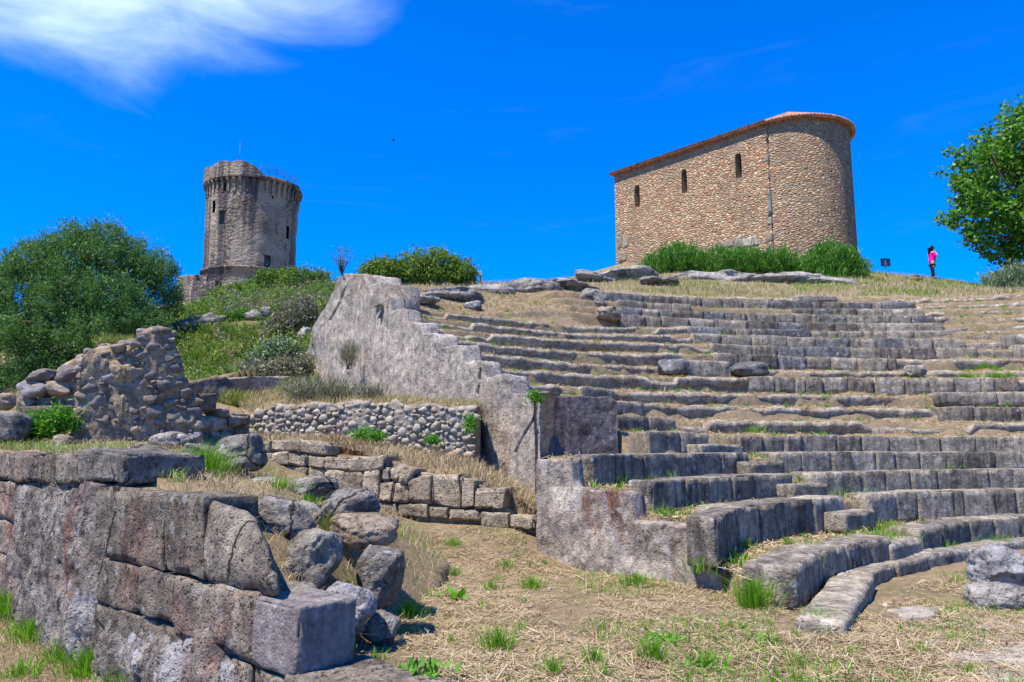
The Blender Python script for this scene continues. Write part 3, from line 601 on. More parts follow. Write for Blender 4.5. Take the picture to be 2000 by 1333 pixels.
def packed(A, B, inside, x0, x1, z0, z1, smin, smax, n, proud, seed, flat=.55, asp=1.3, sub=2, e=3.6, cuts=6, ov=.93):
    """irregular field stones packed without courses on the plane A-B"""
    rs = np.random.default_rng(seed); A = np.array(A[:2]); B = np.array(B[:2]); t = (B - A) / np.linalg.norm(B - A); nn = np.array([-t[1], t[0]])
    if nn[1] < 0: nn = -nn
    D, Fc = ico(sub); mb = MB(); S_ = np.zeros((0, 3))
    sizes = np.sort(smin + (smax - smin) * rs.random(n) ** 2.2)[::-1]
    for r in sizes:
        for _ in range(14):
            s_, z_ = rs.uniform(x0, x1), rs.uniform(z0, z1)
            if not inside(s_, z_): continue
            if len(S_) and (np.hypot((S_[:, 0] - s_) / asp, S_[:, 1] - z_) < (S_[:, 2] + r) * ov).any(): continue
            S_ = np.vstack([S_, [s_, z_, r]])
            p = D / (np.abs(D) ** e).sum(1, keepdims=True) ** (1 / e)
            for _ in range(cuts):
                q = rs.normal(size=3); q /= np.linalg.norm(q); o = rs.uniform(.62, .95); hq = p @ q - o; p = p - np.where(hq > 0, hq, 0)[:, None] * q
            p = p + D * (.10 * fbm(p + rs.random() * 50, 1.6, 2))[:, None]
            p = p * np.array([r * asp * rs.uniform(.85, 1.2), max(r, .05) * flat * 1.6, r * rs.uniform(.8, 1.1)]); a = rs.normal() * .28; ca, sa = math.cos(a), math.sin(a)
            x, y, zz = p[:, 0] * ca - p[:, 2] * sa, p[:, 1], p[:, 0] * sa + p[:, 2] * ca; o = A + t * s_; yb = max(r, .05) * flat * 1.6 - proud * rs.uniform(.3, 1.3)
            mb.add(np.stack([o[0] + t[0] * x + nn[0] * (y + yb), o[1] + t[1] * x + nn[1] * (y + yb), z_ + zz], 1), Fc); break
    return mb
def insider(V_top, A, B):                   # inside test against an outline given as (photo column, photo row)
    A2 = np.array(A[:2]); B2 = np.array(B[:2]); t = (B2 - A2) / np.linalg.norm(B2 - A2)
    tops = np.array([[(onplane(x, y, A, B)[:2] - A2) @ t, onplane(x, y, A, B)[2]] for x, y in V_top])
    return lambda s, z: tops[0, 0] <= s <= tops[-1, 0] and z < np.interp(s, tops[:, 0], tops[:, 1]) - .03

# ---- big pale retaining wall that carries the left end of the seats
PA = np.array([.43, 12.5]); PB = np.array([-3.17, 18.02])
PA2 = np.array([.43, 12.5]); 
def PP(px): return onplane(px, 800, PA, PB)
prof = [(546, 3.3)]
for px, py in ((565, 745), (600, 660), (630, 592), (646, 548), (656, 541), (698, 541)): prof.append((px, onplane(px, py, PA, PB)[2]))
z16 = onplane(738, 558, PA, PB)[2]; prof += [(706, z16 + .12), (740, z16)]
ends = [(15, 750), (14, 784), (13, 820), (12, 857), (11, 900), (10, 941), (9, 994)]
lvl = [onplane(px, py, PA, PB)[2] for px, py in ((752, 583), (786, 608), (822, 632), (860, 655), (903, 682), (944, 712), (996, 742))]
for (k, px), z in zip(ends, lvl): prof += [(px - 4 if k == 15 else px - 1, z + .03)]; prof += []
# stepped: flat behind each front edge, drop to the next step just in front of it
pr2 = prof[:9]
for i, ((k, px), z) in enumerate(zip(ends, lvl)):
    pr2 += [(px - 3, z + .12), (px + 2, z)] if i == 0 else [(px - rng.uniform(2, 9), z + rng.uniform(.03, .12)), (px, z)]
    nz = lvl[i + 1] + .12 if i + 1 < len(lvl) else 2.50
    pr2 += [(px + 4, nz)]
pr2 += [(1055, 2.46)]
pr2 = sorted({p[0]: p for p in pr2}.values())
rw = thing('retaining_wall', PP(800) * [1, 1, 0] + [0, 0, .6], 'tall pale stepped retaining wall of cut rock holding the left end of the seats', 'wall')
V, Fc = strip(PA, PB, pr2, [(546, 2.9), (700, 2.5), (900, 1.2), (1055, .3)], (lambda u: 1.1 if u < 735 else .42), 420, 110, .065, 1.0, .12, zmode=True, seed=3., fade=70.)
def to_px(V):
    Z = V[:, 2] - H; d = V[:, 1] * math.cos(PITCH) + Z * math.sin(PITCH); u = -V[:, 1] * math.sin(PITCH) + Z * math.cos(PITCH); return np.stack([1000 + F * V[:, 0] / d, 666.5 - F * u / d], 1)
def groove(V, path, width, depth, n3):
    q = to_px(V); best = np.full(len(V), 1e9)
    for a, b in zip(path, path[1:]):
        a, b = np.array(a, float), np.array(b, float); t = np.clip(((q - a) @ (b - a)) / ((b - a) @ (b - a)), 0, 1); best = np.minimum(best, np.linalg.norm(q - a - t[:, None] * (b - a), axis=1))
    return V + n3 * (depth * np.clip(1 - best / width, 0, 1))[:, None]
nw = np.array([.82, .57, 0.])
for path, wd_, dp in (([(1048, 798), (1040, 822), (1028, 842), (1018, 858), (1006, 884)], 2.6, .05), ([(674, 562), (664, 590), (652, 612), (644, 626)], 2.5, .12), ([(938, 722), (936, 745), (932, 770)], 2.5, .12), ([(684, 712), (682, 742), (686, 764)], 3., .08)): V = groove(V, path, wd_, dp, nw)
obj('wall_face', V, Fc, MAT['pale'], parent=rw)
V, Fc = strip(PA + [-.03, -.055], np.array([1.85, 12.87]), [(1049, 769), (1120, 773), (1190, 776), (1206, 784)], [(1049, 1000), (1206, 960)], 1.4, 90, 50, .035, 1.5, .03, batter=.04, seed=5.)
obj('front_face', V, Fc, MAT['darkface'], parent=rw, label='dark lichen covered face turned to the orchestra')
# ---- broken wall end under the lowest benches
EA = np.array([2.22, 8.08]); EB = np.array([.22, 10.48])
pe = thing('bench_end_wall', [1.2, 9.3, 0], 'low broken stained wall closing the left ends of the lowest benches', 'wall')
V, Fc = strip(EA, EB, [(1044, 1.36), (1108, 1.40), (1112, 1.02), (1228, 1.0), (1234, .68), (1352, .66), (1358, .27), (1402, .24)], [(1044, -.15), (1402, -.15)], .26, 200, 36, .05, 2.2, .05, zmode=True, seed=8.)
obj('wall_body', V, Fc, MAT['pier'], parent=pe)
# ---- lower polygonal wall
QA = P(505, 930, 12.7); QB = P(1000, 980, 11.2)
pw = thing('polygonal_wall', (QA + QB) / 2 * [1, 1, 0], 'warm grey wall of large fitted irregular blocks facing the straw passage', 'wall')
QUADS = []
def course(top, bot, joints):
    for a, b in zip(joints, joints[1:]):
        QUADS.append([(a, ip(top, a)), (b, ip(top, b)), (b + rng.uniform(-5, 5), ip(bot, b)), (a + rng.uniform(-5, 5), ip(bot, a))])
tA = [(505, 863), (540, 858), (575, 858), (637, 866)]; bA = [(505, 884), (560, 881), (637, 893)]
course(tA, bA, [505, 530, 552, 582, 637])
tB = [(505, 884), (560, 882), (634, 893), (722, 893), (757, 888)]; bB = [(505, 912), (570, 907), (634, 919), (700, 925), (760, 915)]
course(tB, bB, [505, 528, 560, 600, 634, 722, 756])
bC = [(505, 938), (560, 940), (640, 955), (700, 968), (740, 972)]; course(bB, bC, [505, 556, 600, 634, 672, 706, 740])
bD = [(505, 965), (600, 985), (740, 1003)]; course(bC, bD, [505, 540, 600, 650, 690, 735])
for q in ([(748, 914), (762, 914), (762, 940), (744, 942)], [(762, 914), (781, 915), (779, 942), (763, 940)], [(783, 914), (812, 917), (794, 945), (780, 943)],
          [(737, 942), (771, 940), (764, 981), (736, 981)], [(772, 946), (793, 946), (796, 982), (766, 981)], [(796, 934), (844, 929), (844, 985), (797, 983)],
          [(845, 929), (899, 926), (900, 994), (845, 986)], [(901, 935), (927, 938), (924, 990), (901, 992)],
          [(734, 982), (774, 983), (774, 1008), (734, 1004)], [(775, 984), (834, 986), (834, 1014), (775, 1009)], [(835, 988), (874, 991), (874, 1016), (835, 1014)],
          [(875, 994), (938, 997), (938, 1018), (875, 1016)], [(939, 1000), (992, 1002), (994, 1034), (940, 1030)], [(993, 1004), (1042, 1010), (1043, 1038), (995, 1034)]): QUADS.append(q)
QUADS.append([(926, 956), (988, 952), (982, 996), (922, 997)])
for i, q in enumerate(QUADS):
    fr = [onplane(x, y, QA, QB, rng.uniform(-.03, .03)) for x, y in q]; d = (QB - QA)[:2]; n = np.array([-d[1], d[0], 0]) / np.linalg.norm(d); n = n if n[1] > 0 else -n
    tl, tr, br, bl = fr; g = .008
    c8 = [bl, br, br + n * .45, bl + n * .45, tl, tr, tr + n * .45, tl + n * .45]
    V, Fc = rough_box(c8, (7, 3, 6), .03, .018, 4., 200 + i, .06, .03)
    obj('fitted_stone', V, Fc, MAT['poly'], parent=pw)
V, Fc = strip(QA + [0, .14, 0], QB + [0, .14, 0], [(500, 872), (560, 866), (636, 872), (640, 900), (756, 897), (815, 922), (930, 942), (1000, 1006), (1046, 1012)], [(500, 1030), (1046, 1060)], .5, 80, 14, .03, 2.)
obj('earth_core', V, Fc, MAT['earthcut'], parent=pw)
MAT['mortar'] = stone('wall_mortar', (.24, .20, .15), (.33, .28, .215), (.40, .345, .27), dark=.4, dcol=(.08, .065, .05), pale=.2, sc=1.5, var=0)
# ---- cobble wall above it
CA = P(488, 850, 14.1); CB = P(930, 880, 13.25)
cw = thing('cobble_wall', (CA + CB) / 2 * [1, 1, 0] + [0, 0, 1.2], 'wall of small rounded cobbles above the polygonal blocks, grass along its top', 'wall')
ctop = [(486, 816), (500, 803), (522, 798), (540, 789), (580, 793), (620, 784), (652, 790), (700, 781), (735, 790), (770, 785), (800, 794), (840, 788), (880, 797), (926, 792)]
V, Fc = strip(CA + [0, .02, 0], CB + [0, .02, 0], ctop, [(486, 890), (926, 950)], .5, 120, 20, .03, 2.5)
obj('mortar_core', V, Fc, MAT['mortar'], parent=cw)
mb = packed(CA, CB, insider(ctop, CA, CB), 0, 5.2, 1.05, 2.6, .022, .085, 3600, .035, 3, asp=1.25, e=3., cuts=7, ov=.86)
mb.obj('cobbles', MAT['cobbles'], parent=cw)
# ---- ruined rubble wall
RA = P(128, 868, 11.35); RB = P(398, 868, 12.1)
rt = [(132, 862), (140, 840), (152, 800), (156, 750), (160, 705), (176, 684), (212, 675), (250, 672), (264, 667), (268, 652), (300, 641), (322, 641), (336, 656), (346, 682), (354, 705), (362, 742), (384, 768), (392, 800), (396, 866)]
ru = thing('ruined_wall', (RA + RB) / 2 * [1, 1, 0] + [0, 0, 1.5], 'tall ragged fragment of rubble masonry with an ochre mortar patch, below the green slope', 'ruin')
V, Fc = strip(RA, RB, rt, [(132, 900), (396, 900)], .75, 150, 40, .06, 2.5, .05, seed=12.)
MAT['ruincore'] = stone('ruin_mortar', (.21, .165, .12), (.35, .26, .165), (.47, .35, .22), dark=.4, pale=.2, streak=.1, stain=(.40, .27, .14), var=0)
obj('mortar_core', V, Fc, MAT['ruincore'], parent=ru)
mb = packed(RA, RB, insider(rt, RA, RB), 0, 2.6, 1.45, 3.5, .03, .10, 1300, .05, 8, asp=1.35, e=3.2, cuts=9, sub=3, ov=.98)
for i in range(34):                          # stones along the ragged crown
    x = rng.uniform(158, 345); y = ip(rt, x); p = onplane(x, y + rng.uniform(-2, 10), RA, RB, rng.uniform(.0, .6)); s = rng.uniform(.05, .11)
    V, Fc = boulder(p, (s * 1.3, s, s * .8), 0, i, 2, 2.6, .12, 5, rng.uniform(0, 3)); mb.add(V, Fc)
mb.obj('rubble_stones', MAT['ruinstones'], parent=ru)
MAT['ochre'] = stone('ochre_mortar', (.34, .24, .14), (.44, .32, .19), (.52, .41, .27), dark=.25, dcol=(.12, .09, .07), pale=.25, var=0)
V, Fc = strip(RA - [0, .045, 0], RB - [0, .045, 0], [(214, 690), (228, 700), (250, 694), (268, 716), (282, 760), (276, 800), (290, 848)], [(214, 742), (232, 800), (248, 835), (290, 862)], .2, 60, 40, .05, 3.5, .03, seed=33., sink=.1); obj('mortar_patch', V, Fc, MAT['ochre'], parent=ru, label='ochre mortar patch in the middle of the ruin face')
# ---- lower ruin behind it on the left
LA = P(30, 815, 13.4); LB = P(175, 815, 12.9)
lt = [(34, 790), (38, 752), (54, 738), (60, 725), (104, 728), (116, 716), (130, 708), (150, 700), (158, 694), (176, 694)]
lr = thing('ruined_wall', (LA + LB) / 2 * [1, 1, 0] + [0, 0, 1.8], 'low dark ruin of big loose stones left of the tall rubble fragment', 'ruin')
V, Fc = strip(LA + [0, .1, 0], LB + [0, .1, 0], lt, [(34, 850), (176, 850)], .6, 60, 20, .04, 2.); obj('mortar_core', V, Fc, MAT['ruincore'], parent=lr)
mb = MB()
for i, (x0, y0, x1, y1) in enumerate([(56, 722, 106, 748), (36, 744, 95, 777), (94, 746, 141, 776), (114, 710, 160, 748), (148, 692, 180, 714), (38, 774, 76, 797), (74, 772, 112, 797), (112, 776, 148, 802), (140, 745, 172, 780), (140, 778, 170, 810)]):
    V, Fc = boulder_px(x0, y0, x1, y1, 13.15 + .02 * i, 0, .8, seed=300 + i, e=3.6, sub=4, amp=.13, cuts=14); mb.add(V, Fc)
mb.obj('loose_stones', MAT['ruinstones'], parent=lr)
A, B = P(32, 817, 13.0), P(124, 817, 12.8); V, Fc = rough_box(block8(A, B, (0, 1), .5, A[2], P(32, 794, A[1])[2]), (6, 3, 3), .03, .012, 4., 311); obj('base_slab', V, Fc, MAT['ashlar'], parent=lr)
# ---- stones continuing the ruin to the right
SA = P(386, 866, 12.5); SB = P(490, 852, 13.6)
sr_ = thing('ruined_wall', (SA + SB) / 2 * [1, 1, 0] + [0, 0, 1.5], 'low stub of brownish squared stones between the tall ruin and the cobble wall', 'ruin')
V, Fc = strip(SA, SB, [(386, 812), (430, 812), (446, 806), (490, 808)], [(386, 890), (490, 890)], .5, 50, 14, .03, 2.); obj('mortar_core', V, Fc, MAT['ruincore'], parent=sr_)
for i, (x0, y0, x1, y1) in enumerate([(388, 768, 427, 806), (392, 814, 446, 842), (448, 812, 488, 832), (392, 844, 412, 868), (414, 844, 432, 868), (434, 843, 460, 866), (460, 834, 488, 858), (428, 800, 448, 813)]):
    q = [(x0, y0), (x1, y0), (x1, y1), (x0, y1)]; d = (SB - SA)[:2]; n = np.array([-d[1], d[0], 0]) / np.linalg.norm(d); n = n if n[1] > 0 else -n
    tl, tr, br, bl = [onplane(x, y, SA, SB, -.06) for x, y in q]
    V, Fc = rough_box([bl, br, br + n * .4, bl + n * .4, tl, tr, tr + n * .4, tl + n * .4], (4, 3, 4), .04, .016, 4., 330 + i, .05)
    obj('squared_stone', V, Fc, MAT['boulder_brown'], parent=sr_)
# ---- low pale rock rim leading to the retaining wall
A, B = P(440, 770, 16.6), P(580, 770, 19.0)
V, Fc = strip(A, B, [(430, 746), (470, 741), (520, 737), (562, 737), (592, 736)], [(430, 800), (520, 800), (592, 790)], .9, 70, 16, .08, 1.2, .1, seed=15.)
obj('rock_ledge', V, Fc, MAT['pale'], label='low pale rock rim running from the ruin stub to the foot of the retaining wall', cat='rock')
A, B = P(380, 770, 15.5), P(446, 775, 16.0)
V, Fc = strip(A, B, [(372, 748), (400, 738), (440, 738), (456, 746)], [(372, 800), (456, 800)], .6, 40, 12, .06, 2., .05, seed=17.)
obj('rock_ledge', V, Fc, MAT['boulder_brown'], label='short brown rock ledge behind the ruin stub below the bushes', cat='rock')

# ================================================================== earth ledges
def ruled(front, back, nu, nv, name, mat, amp=.05, freq=1.5):
    f = np.array(front, float); b = np.array(back, float); u = np.linspace(0, 1, nu)
    fi = np.stack([np.interp(u, np.linspace(0, 1, len(f)), f[:, i]) for i in range(3)], 1); bi = np.stack([np.interp(u, np.linspace(0, 1, len(b)), b[:, i]) for i in range(3)], 1)
    v = np.linspace(0, 1, nv)[None, :, None]; V = fi[:, None] * (1 - v) + bi[:, None] * v; V[:, :, 1] += .13 * (1 - v[:, :, 0]); V = V.reshape(-1, 3); V[:, 2] += amp * fbm(V, freq, 4)
    V = V.reshape(nu, nv, 3); V = np.concatenate([V[:, :1] - np.array([0, .03, .6]), V], 1).reshape(-1, 3); nv += 1
    return obj(name, V, grid_faces(nu, nv), mat, kind='structure')
ruled([P(495, 862, 12.95), P(560, 860, 12.75), P(636, 866, 12.5), P(642, 893, 12.4), P(700, 896, 12.25), P(757, 896, 12.1), P(815, 918, 11.95), P(900, 930, 11.7), P(935, 944, 11.6), P(1000, 965, 11.4), P(1050, 1000, 11.3)],
      [P(480, 858, 14.6), P(560, 852, 14.1), P(640, 856, 13.9), P(680, 862, 13.9), P(740, 872, 13.75), P(800, 880, 13.65), P(850, 888, 13.55), P(900, 898, 13.5), P(930, 905, 13.5), P(1000, 950, 13.1), P(1054, 980, 12.7)], 120, 20, 'earth_ledge', MAT['ground'], .06, 1.6)
ruled([onplane(x, y, CA, CB) - [0, .06, 0] for x, y in ((484, 808), (540, 796), (620, 790), (700, 786), (770, 792), (840, 796), (932, 800))],
      [P(440, 770, 18), P(500, 768, 18.6), P(560, 752, 22.4), P(650, 764, 20.8), P(720, 778, 18.6), P(830, 788, 16.3), P(940, 797, 14.9)], 110, 30, 'earth_terrace', MAT['ground'], .10, 1.3)
EP = np.array([P(*q) for q in [(0, 884, 9.2), (-300, 884, 10.5), (100, 886, 8.9), (160, 893, 8.3), (300, 890, 8.2), (0, 872, 11), (130, 868, 11.4), (300, 868, 11.6), (400, 868, 12.3), (400, 885, 9.8), (470, 905, 9.2), (440, 942, 7.7), (540, 948, 7.6), (500, 935, 9), (480, 965, 6.9), (560, 985, 6.6),
   (520, 938, 11.4), (600, 958, 11.3), (700, 992, 11.3), (745, 1008, 11.2), (640, 985, 8.5), (720, 1000, 8.6), (640, 1020, 7.2), (560, 1065, 6.3), (620, 1090, 6.4), (680, 1100, 6.9), (700, 1180, 6.35), (630, 1170, 5.9), (560, 1160, 5.6),
   (-300, 850, 14), (0, 835, 14), (0, 790, 18), (-300, 800, 19), (200, 800, 15), (300, 790, 16), (400, 790, 15), (470, 800, 16)]] + [np.array([-1.0, 9.6, .2]), np.array([-.9, 8.3, .0]), np.array([-1.05, 7.1, -.05]), np.array([-1.1, 6.3, -.05]), np.array([-1.1, 5.6, -.02]), np.array([-.2, 7.5, -.3]), np.array([-.2, 5, -.3])])
_E = EP[:, :2] / 5; _ne = len(_E); _KE = _tps(_E, _E) + np.eye(_ne) * 2e-3; _QE = np.c_[np.ones(_ne), _E]
_we = np.linalg.solve(np.block([[_KE, _QE], [_QE.T, np.zeros((3, 3))]]), np.r_[EP[:, 2], 0, 0, 0])
def emb(x, y):
    q = np.stack([np.ravel(x), np.ravel(y)], 1) / 5; z = _tps(q, _E) @ _we[:_ne] + np.c_[np.ones(len(q)), q] @ _we[_ne:]
    p = np.stack([np.ravel(x), np.ravel(y), z * 0], 1); z = z + .05 * fbm(p, 1.5, 4)
    w = np.clip((np.ravel(y) - 16) / 2, 0, 1); z = z * (1 - w) + (hill(np.ravel(x), np.ravel(y)) + .02) * w
    return z.reshape(np.shape(x))
al = np.linspace(-1.0, 16, 200); wd = np.r_[.33, np.linspace(.34, 9, 130)]; Ag, Wg = np.meshgrid(al, wd, indexing='ij')
X = WA[0] + WD[0] * Ag + WN[0] * Wg; Y = WA[1] + WD[1] * Ag + WN[1] * Wg; Z = emb(X, Y)
fx = (X > -.75) | (Y > 18.6) | (X > -5.1) & (Y > 12.75) | (X > -7.3) & (Y > 16); Z = np.where(fx, -1.5, Z); Z = np.where(Ag < .2, np.minimum(Z, .05), Z)
Z[:, 0] -= .6
obj('embankment', np.stack([X, Y, Z], 2).reshape(-1, 3), grid_faces(len(al), len(wd)), MAT['ground'], kind='structure')

# ================================================================== left foreground ashlar wall
aw = thing('ashlar_wall', [WA[0] + WD[0] * 2, WA[1] + WD[1] * 2, -.5], 'foreground wall of big grey ashlar blocks with rough mortar patches, lower left', 'wall')
n3 = np.array([*WN, 0])
def ash(q, depth=.5, off=0., rho=.02, inner=(9, 5, 7), seed=0, mat='ashlar', amp=.018, edge=.05, name='ashlar_block', parent=aw, big=.03, **kw):
    tl, tr, br, bl = [onplane(x, y, WA, WB, off) for x, y in q]
    V, Fc = rough_box([bl, br, br + n3 * depth, bl + n3 * depth, tl, tr, tr + n3 * depth, tl + n3 * depth], inner, rho, amp, 4., seed, edge, big)
    return obj(name, V, Fc, MAT[mat], parent=parent, **kw)
def wy(z, x):                                # photo row of height z on the wall face at a photo column
    p = onplane(x, 900, WA, WB); t = np.array([p[0], p[1], z]); d = t[1] * math.cos(PITCH) + (z - H) * math.sin(PITCH); u = -t[1] * math.sin(PITCH) + (z - H) * math.cos(PITCH); return 666.5 - F * u / d
def quad(x0, x1, zt, zb): return [(x0, wy(zt, x0)), (x1, wy(zt, x1)), (x1, wy(zb, x1)), (x0, wy(zb, x0))]
ZT, Z1, Z2, Z3, ZB = 1.48, 1.155, .52, .13, -.75
sd_ = 400
for (x0, x1, a, b) in [(-330, -190, ZT, Z1), (-190, -80, ZT, Z1), (-80, 18, ZT, Z1), (18, 83, ZT - .01, Z1), (83, 104, ZT - .01, Z1), (104, 152, ZT, Z1),
                       (-330, -150, Z1, .72), (-150, -40, Z1, .72), (-40, 30, Z1, .72), (-330, -90, .72, .3), (-90, 26, .72, .3), (-330, -160, .3, -.1), (-160, -50, .3, -.2), (-50, 32, .3, -.25), (-330, -120, -.1, -.6), (-120, 34, -.2, -.7),
                       (208, 318, Z1, Z2), (318, 396, Z1, Z2), (190, 272, Z2, Z3), (272, 340, Z2, Z3), (340, 494, Z2, Z3 - .05),
                       (184, 282, Z3, -.28), (282, 374, Z3, -.3), (184, 300, -.28, ZB), (300, 420, -.3, ZB), (402, 494, Z3 - .06, -.34), (420, 500, -.34, ZB), (500, 556, .045, -.30)]:
    sd_ += 1; ash(quad(x0, x1, a - .006, b + .006), seed=sd_, off=rng.uniform(-.015, .015))
# the last block of the upper course, its free end worn round
tlq = [(396, wy(Z1, 396)), (512, wy(Z1 - .12, 512)), (556, wy(Z2, 556)), (396, wy(Z2, 396))]
V, Fc = rough_box([onplane(x, y, WA, WB, o) for (x, y), o in zip([tlq[3], (560, wy(Z2, 560)), (545, wy(Z2, 545)), tlq[3]], (0, 0, -.5, -.5))] + [onplane(x, y, WA, WB, o) for (x, y), o in zip([tlq[0], (510, wy(Z1 - .13, 510)), (500, wy(Z1 - .1, 500)), tlq[0]], (0, 0, -.5, -.5))], (12, 6, 10), .2, .03, 3., 450, .06, .05)
obj('ashlar_block', V, Fc, MAT['ashlar'], parent=aw, label='end block of the upper course with a worn rounded end')
# rough mortar and bedrock patches
V, Fc = strip(WA + WN * (-.05), WB + WN * (-.05), [(26, 945), (60, 941), (150, 940), (205, 950), (232, 960), (245, 1000), (215, 1040), (200, 1080)], [(26, 1340), (100, 1400), (200, 1430)], .5, 160, 90, .055, 2.6, .05, seed=21., sink=.12)
obj('mortar_patch', V, Fc, MAT['plaster'], parent=aw, label='rough grey mortar facing with vertical run marks')
V, Fc = strip(WA + WN * (-.03), WB + WN * (-.03), [(178, 1190), (200, 1185), (260, 1225), (340, 1255), (385, 1225), (398, 1215), (410, 1255), (440, 1290), (500, 1320)], [(178, 1460), (340, 1560), (500, 1700)], .4, 130, 60, .06, 2.8, .05, seed=23., sink=.12)
obj('mortar_patch', V, Fc, MAT['plaster'], parent=aw, label='ragged grey facing along the wall foot')
# slabs capping the near end of the wall
def slab(x0, x1, zt, zb, dep, seed, mat='ashlar', off=0.): return ash(quad(x0, x1, zt, zb), depth=dep, seed=seed, mat=mat, inner=(14, 8, 5), off=off)
slab(558, 830, .055, -.3, .62, 460, off=.015); slab(830, 1250, .05, -.3, .6, 461)
# dark end block of the top course
o0 = onplane(150, 900, WA, WB)[:2]; o1 = onplane(240, 900, WA, WB, -.02)[:2]
V, Fc = rough_box(block8(o0, o1, WN, .85, Z1 + .005, ZT + .03), (10, 10, 6), .06, .03, 2.5, 470, .10, .06)
obj('stone_block', V, Fc, MAT['boulder_dark'], label='big dark block ending the top course of the foreground wall, beside a tall grass tuft', cat='stone block')
# squared block on the wall end
e0 = onplane(492, 1200, WA, WB)[:2]; e1 = onplane(584, 1200, WA, WB)[:2]
zt_, zb_ = P(494, 1166, onplane(494, 1166, WA, WB)[1])[2], .07
V, Fc = rough_box(block8(e0, e1, WN, .46, zb_, zt_), (16, 14, 14), .016, .008, 5., 480, .07, .014)
obj('stone_block', V, Fc, stone('cut_block_stone', (.19, .165, .15), (.25, .22, .20), (.31, .28, .25), dark=.25, pale=.35, streak=.45, scol=(.10, .06, .07), pits=.35, grain=.5, var=0), label='clean cut purplish grey cube of stone standing on the near end of the foreground wall', cat='stone block')

# ================================================================== boulders
BG = 'boulders tumbled at the end of the foreground wall'
for (x0, y0, x1, y1, Y, mat, lab, kw) in [
 (414, 849, 513, 926, 8.7, 'boulder_dark', 'large dark rounded boulder with a lighter underside, on the grassy ledge top', dict(e=3.6, cuts=5, tilt=3, dr=.9)),
 (298, 845, 376, 882, 9.6, 'boulder', 'pale low boulder at the foot of the tall ruined wall', dict(cuts=4)),
 (350, 866, 424, 902, 8.9, 'boulder', 'pale flat slab between the low boulder and the large dark boulder', dict(e=3, dr=.8)),
 (546, 934, 656, 982, 7.9, 'boulder', 'flat pale boulder sunk in the ledge grass', dict(tilt=8, e=2.8)),
 (624, 955, 741, 1022, 7.2, 'boulder_dark', 'dark flattened oval boulder overhanging the passage, uppermost', dict(tilt=4, e=2.7, cuts=3)),
 (648, 1003, 776, 1068, 6.95, 'boulder_brown', 'flattened oval boulder with a brown right end, below the dark oval one', dict(tilt=-3, e=2.7, cuts=4)),
 (503, 978, 612, 1050, 6.5, 'boulder_dark', 'angular dark boulder against the rounded end of the wall course', dict(tilt=-20, e=2.6)),
 (568, 1034, 661, 1144, 6.05, 'boulder', 'upright rounded boulder with a thin crack, in the middle of the tumble', dict(tilt=6, e=3.2, cuts=4)),
 (698, 1068, 783, 1192, 6.4, 'boulder_dark', 'tall pitted dark boulder at the right edge of the tumble', dict(tilt=-12, e=3.0, amp=.11)),
 (626, 1136, 732, 1228, 5.75, 'boulder_white', 'pointed white speckled stone just behind the squared block', dict(tilt=-18, e=2.2, cuts=9)),
 (712, 1194, 782, 1258, 6.0, 'boulder_dark', 'small rough dark stone on the straw at the foot of the tumble', dict(e=2.5, cuts=9)),
 (486, 932, 548, 962, 7.7, 'boulder', 'small pale stone half hidden in the ledge grass', dict(e=2.4)),
 (520, 1140, 618, 1186, 5.6, 'boulder', 'low flat stone wedged behind the squared block', dict(e=2.8, dr=1.2)),
 (560, 985, 640, 1030, 7.0, 'boulder', 'pale sloping stone between the dark boulders', dict(e=2.6, tilt=-25)),
 (655, 1190, 716, 1245, 5.9, 'boulder_brown', 'brownish stone in shade under the pointed white stone', dict(e=2.7)),
 (160, 880, 215, 898, 8.7, 'boulder_white', 'small pale stone on the wall top left of the dark end block', dict(e=2.6)),
 (255, 868, 310, 890, 9.0, 'boulder', 'small grey stone behind the dark end block', dict(e=2.6)),
 (386, 885, 440, 905, 8.3, 'boulder', 'small grey stone left of the large dark boulder', dict(e=2.6)),
 (-30, 808, 47, 872, 10.8, 'boulder_dark', 'dark squared boulder at the left edge beside a green bush', dict(e=4, cuts=3)),
 (104, 850, 140, 874, 10.6, 'boulder_brown', 'small squared brown stone at the foot of the ruin, left corner', dict(e=4)),
 (-20, 768, 36, 800, 15, 'boulder_brown', 'pinkish brown rock behind the dark squared boulder', dict(e=2.6)),
 (1898, 1064, 2016, 1150, 8.2, 'boulder_white', 'white speckled rock piled on another at the right edge', dict(e=2.7, cuts=10, amp=.14)),
 (1898, 1140, 2000, 1202, 7.6, 'boulder', 'squared grey stone below the white speckled rock at the right edge', dict(e=4, cuts=4, dr=.8)),
 (1955, 1105, 2075, 1190, 8.3, 'boulder_white', 'speckled rock cut by the right edge of the picture', dict(e=3, cuts=8))]:
    kw = dict(kw); kw.setdefault('amp', .125); ti = kw.pop('tilt', 0); dr = kw.pop('dr', 1.); near = Y < 9
    loose(x0, y0, x1, y1, Y, mat, lab, ti, dr, group=BG if 480 < x0 < 720 and y0 > 925 else None, seed=int(x0 + y0), sub=5 if near else 4, **kw)
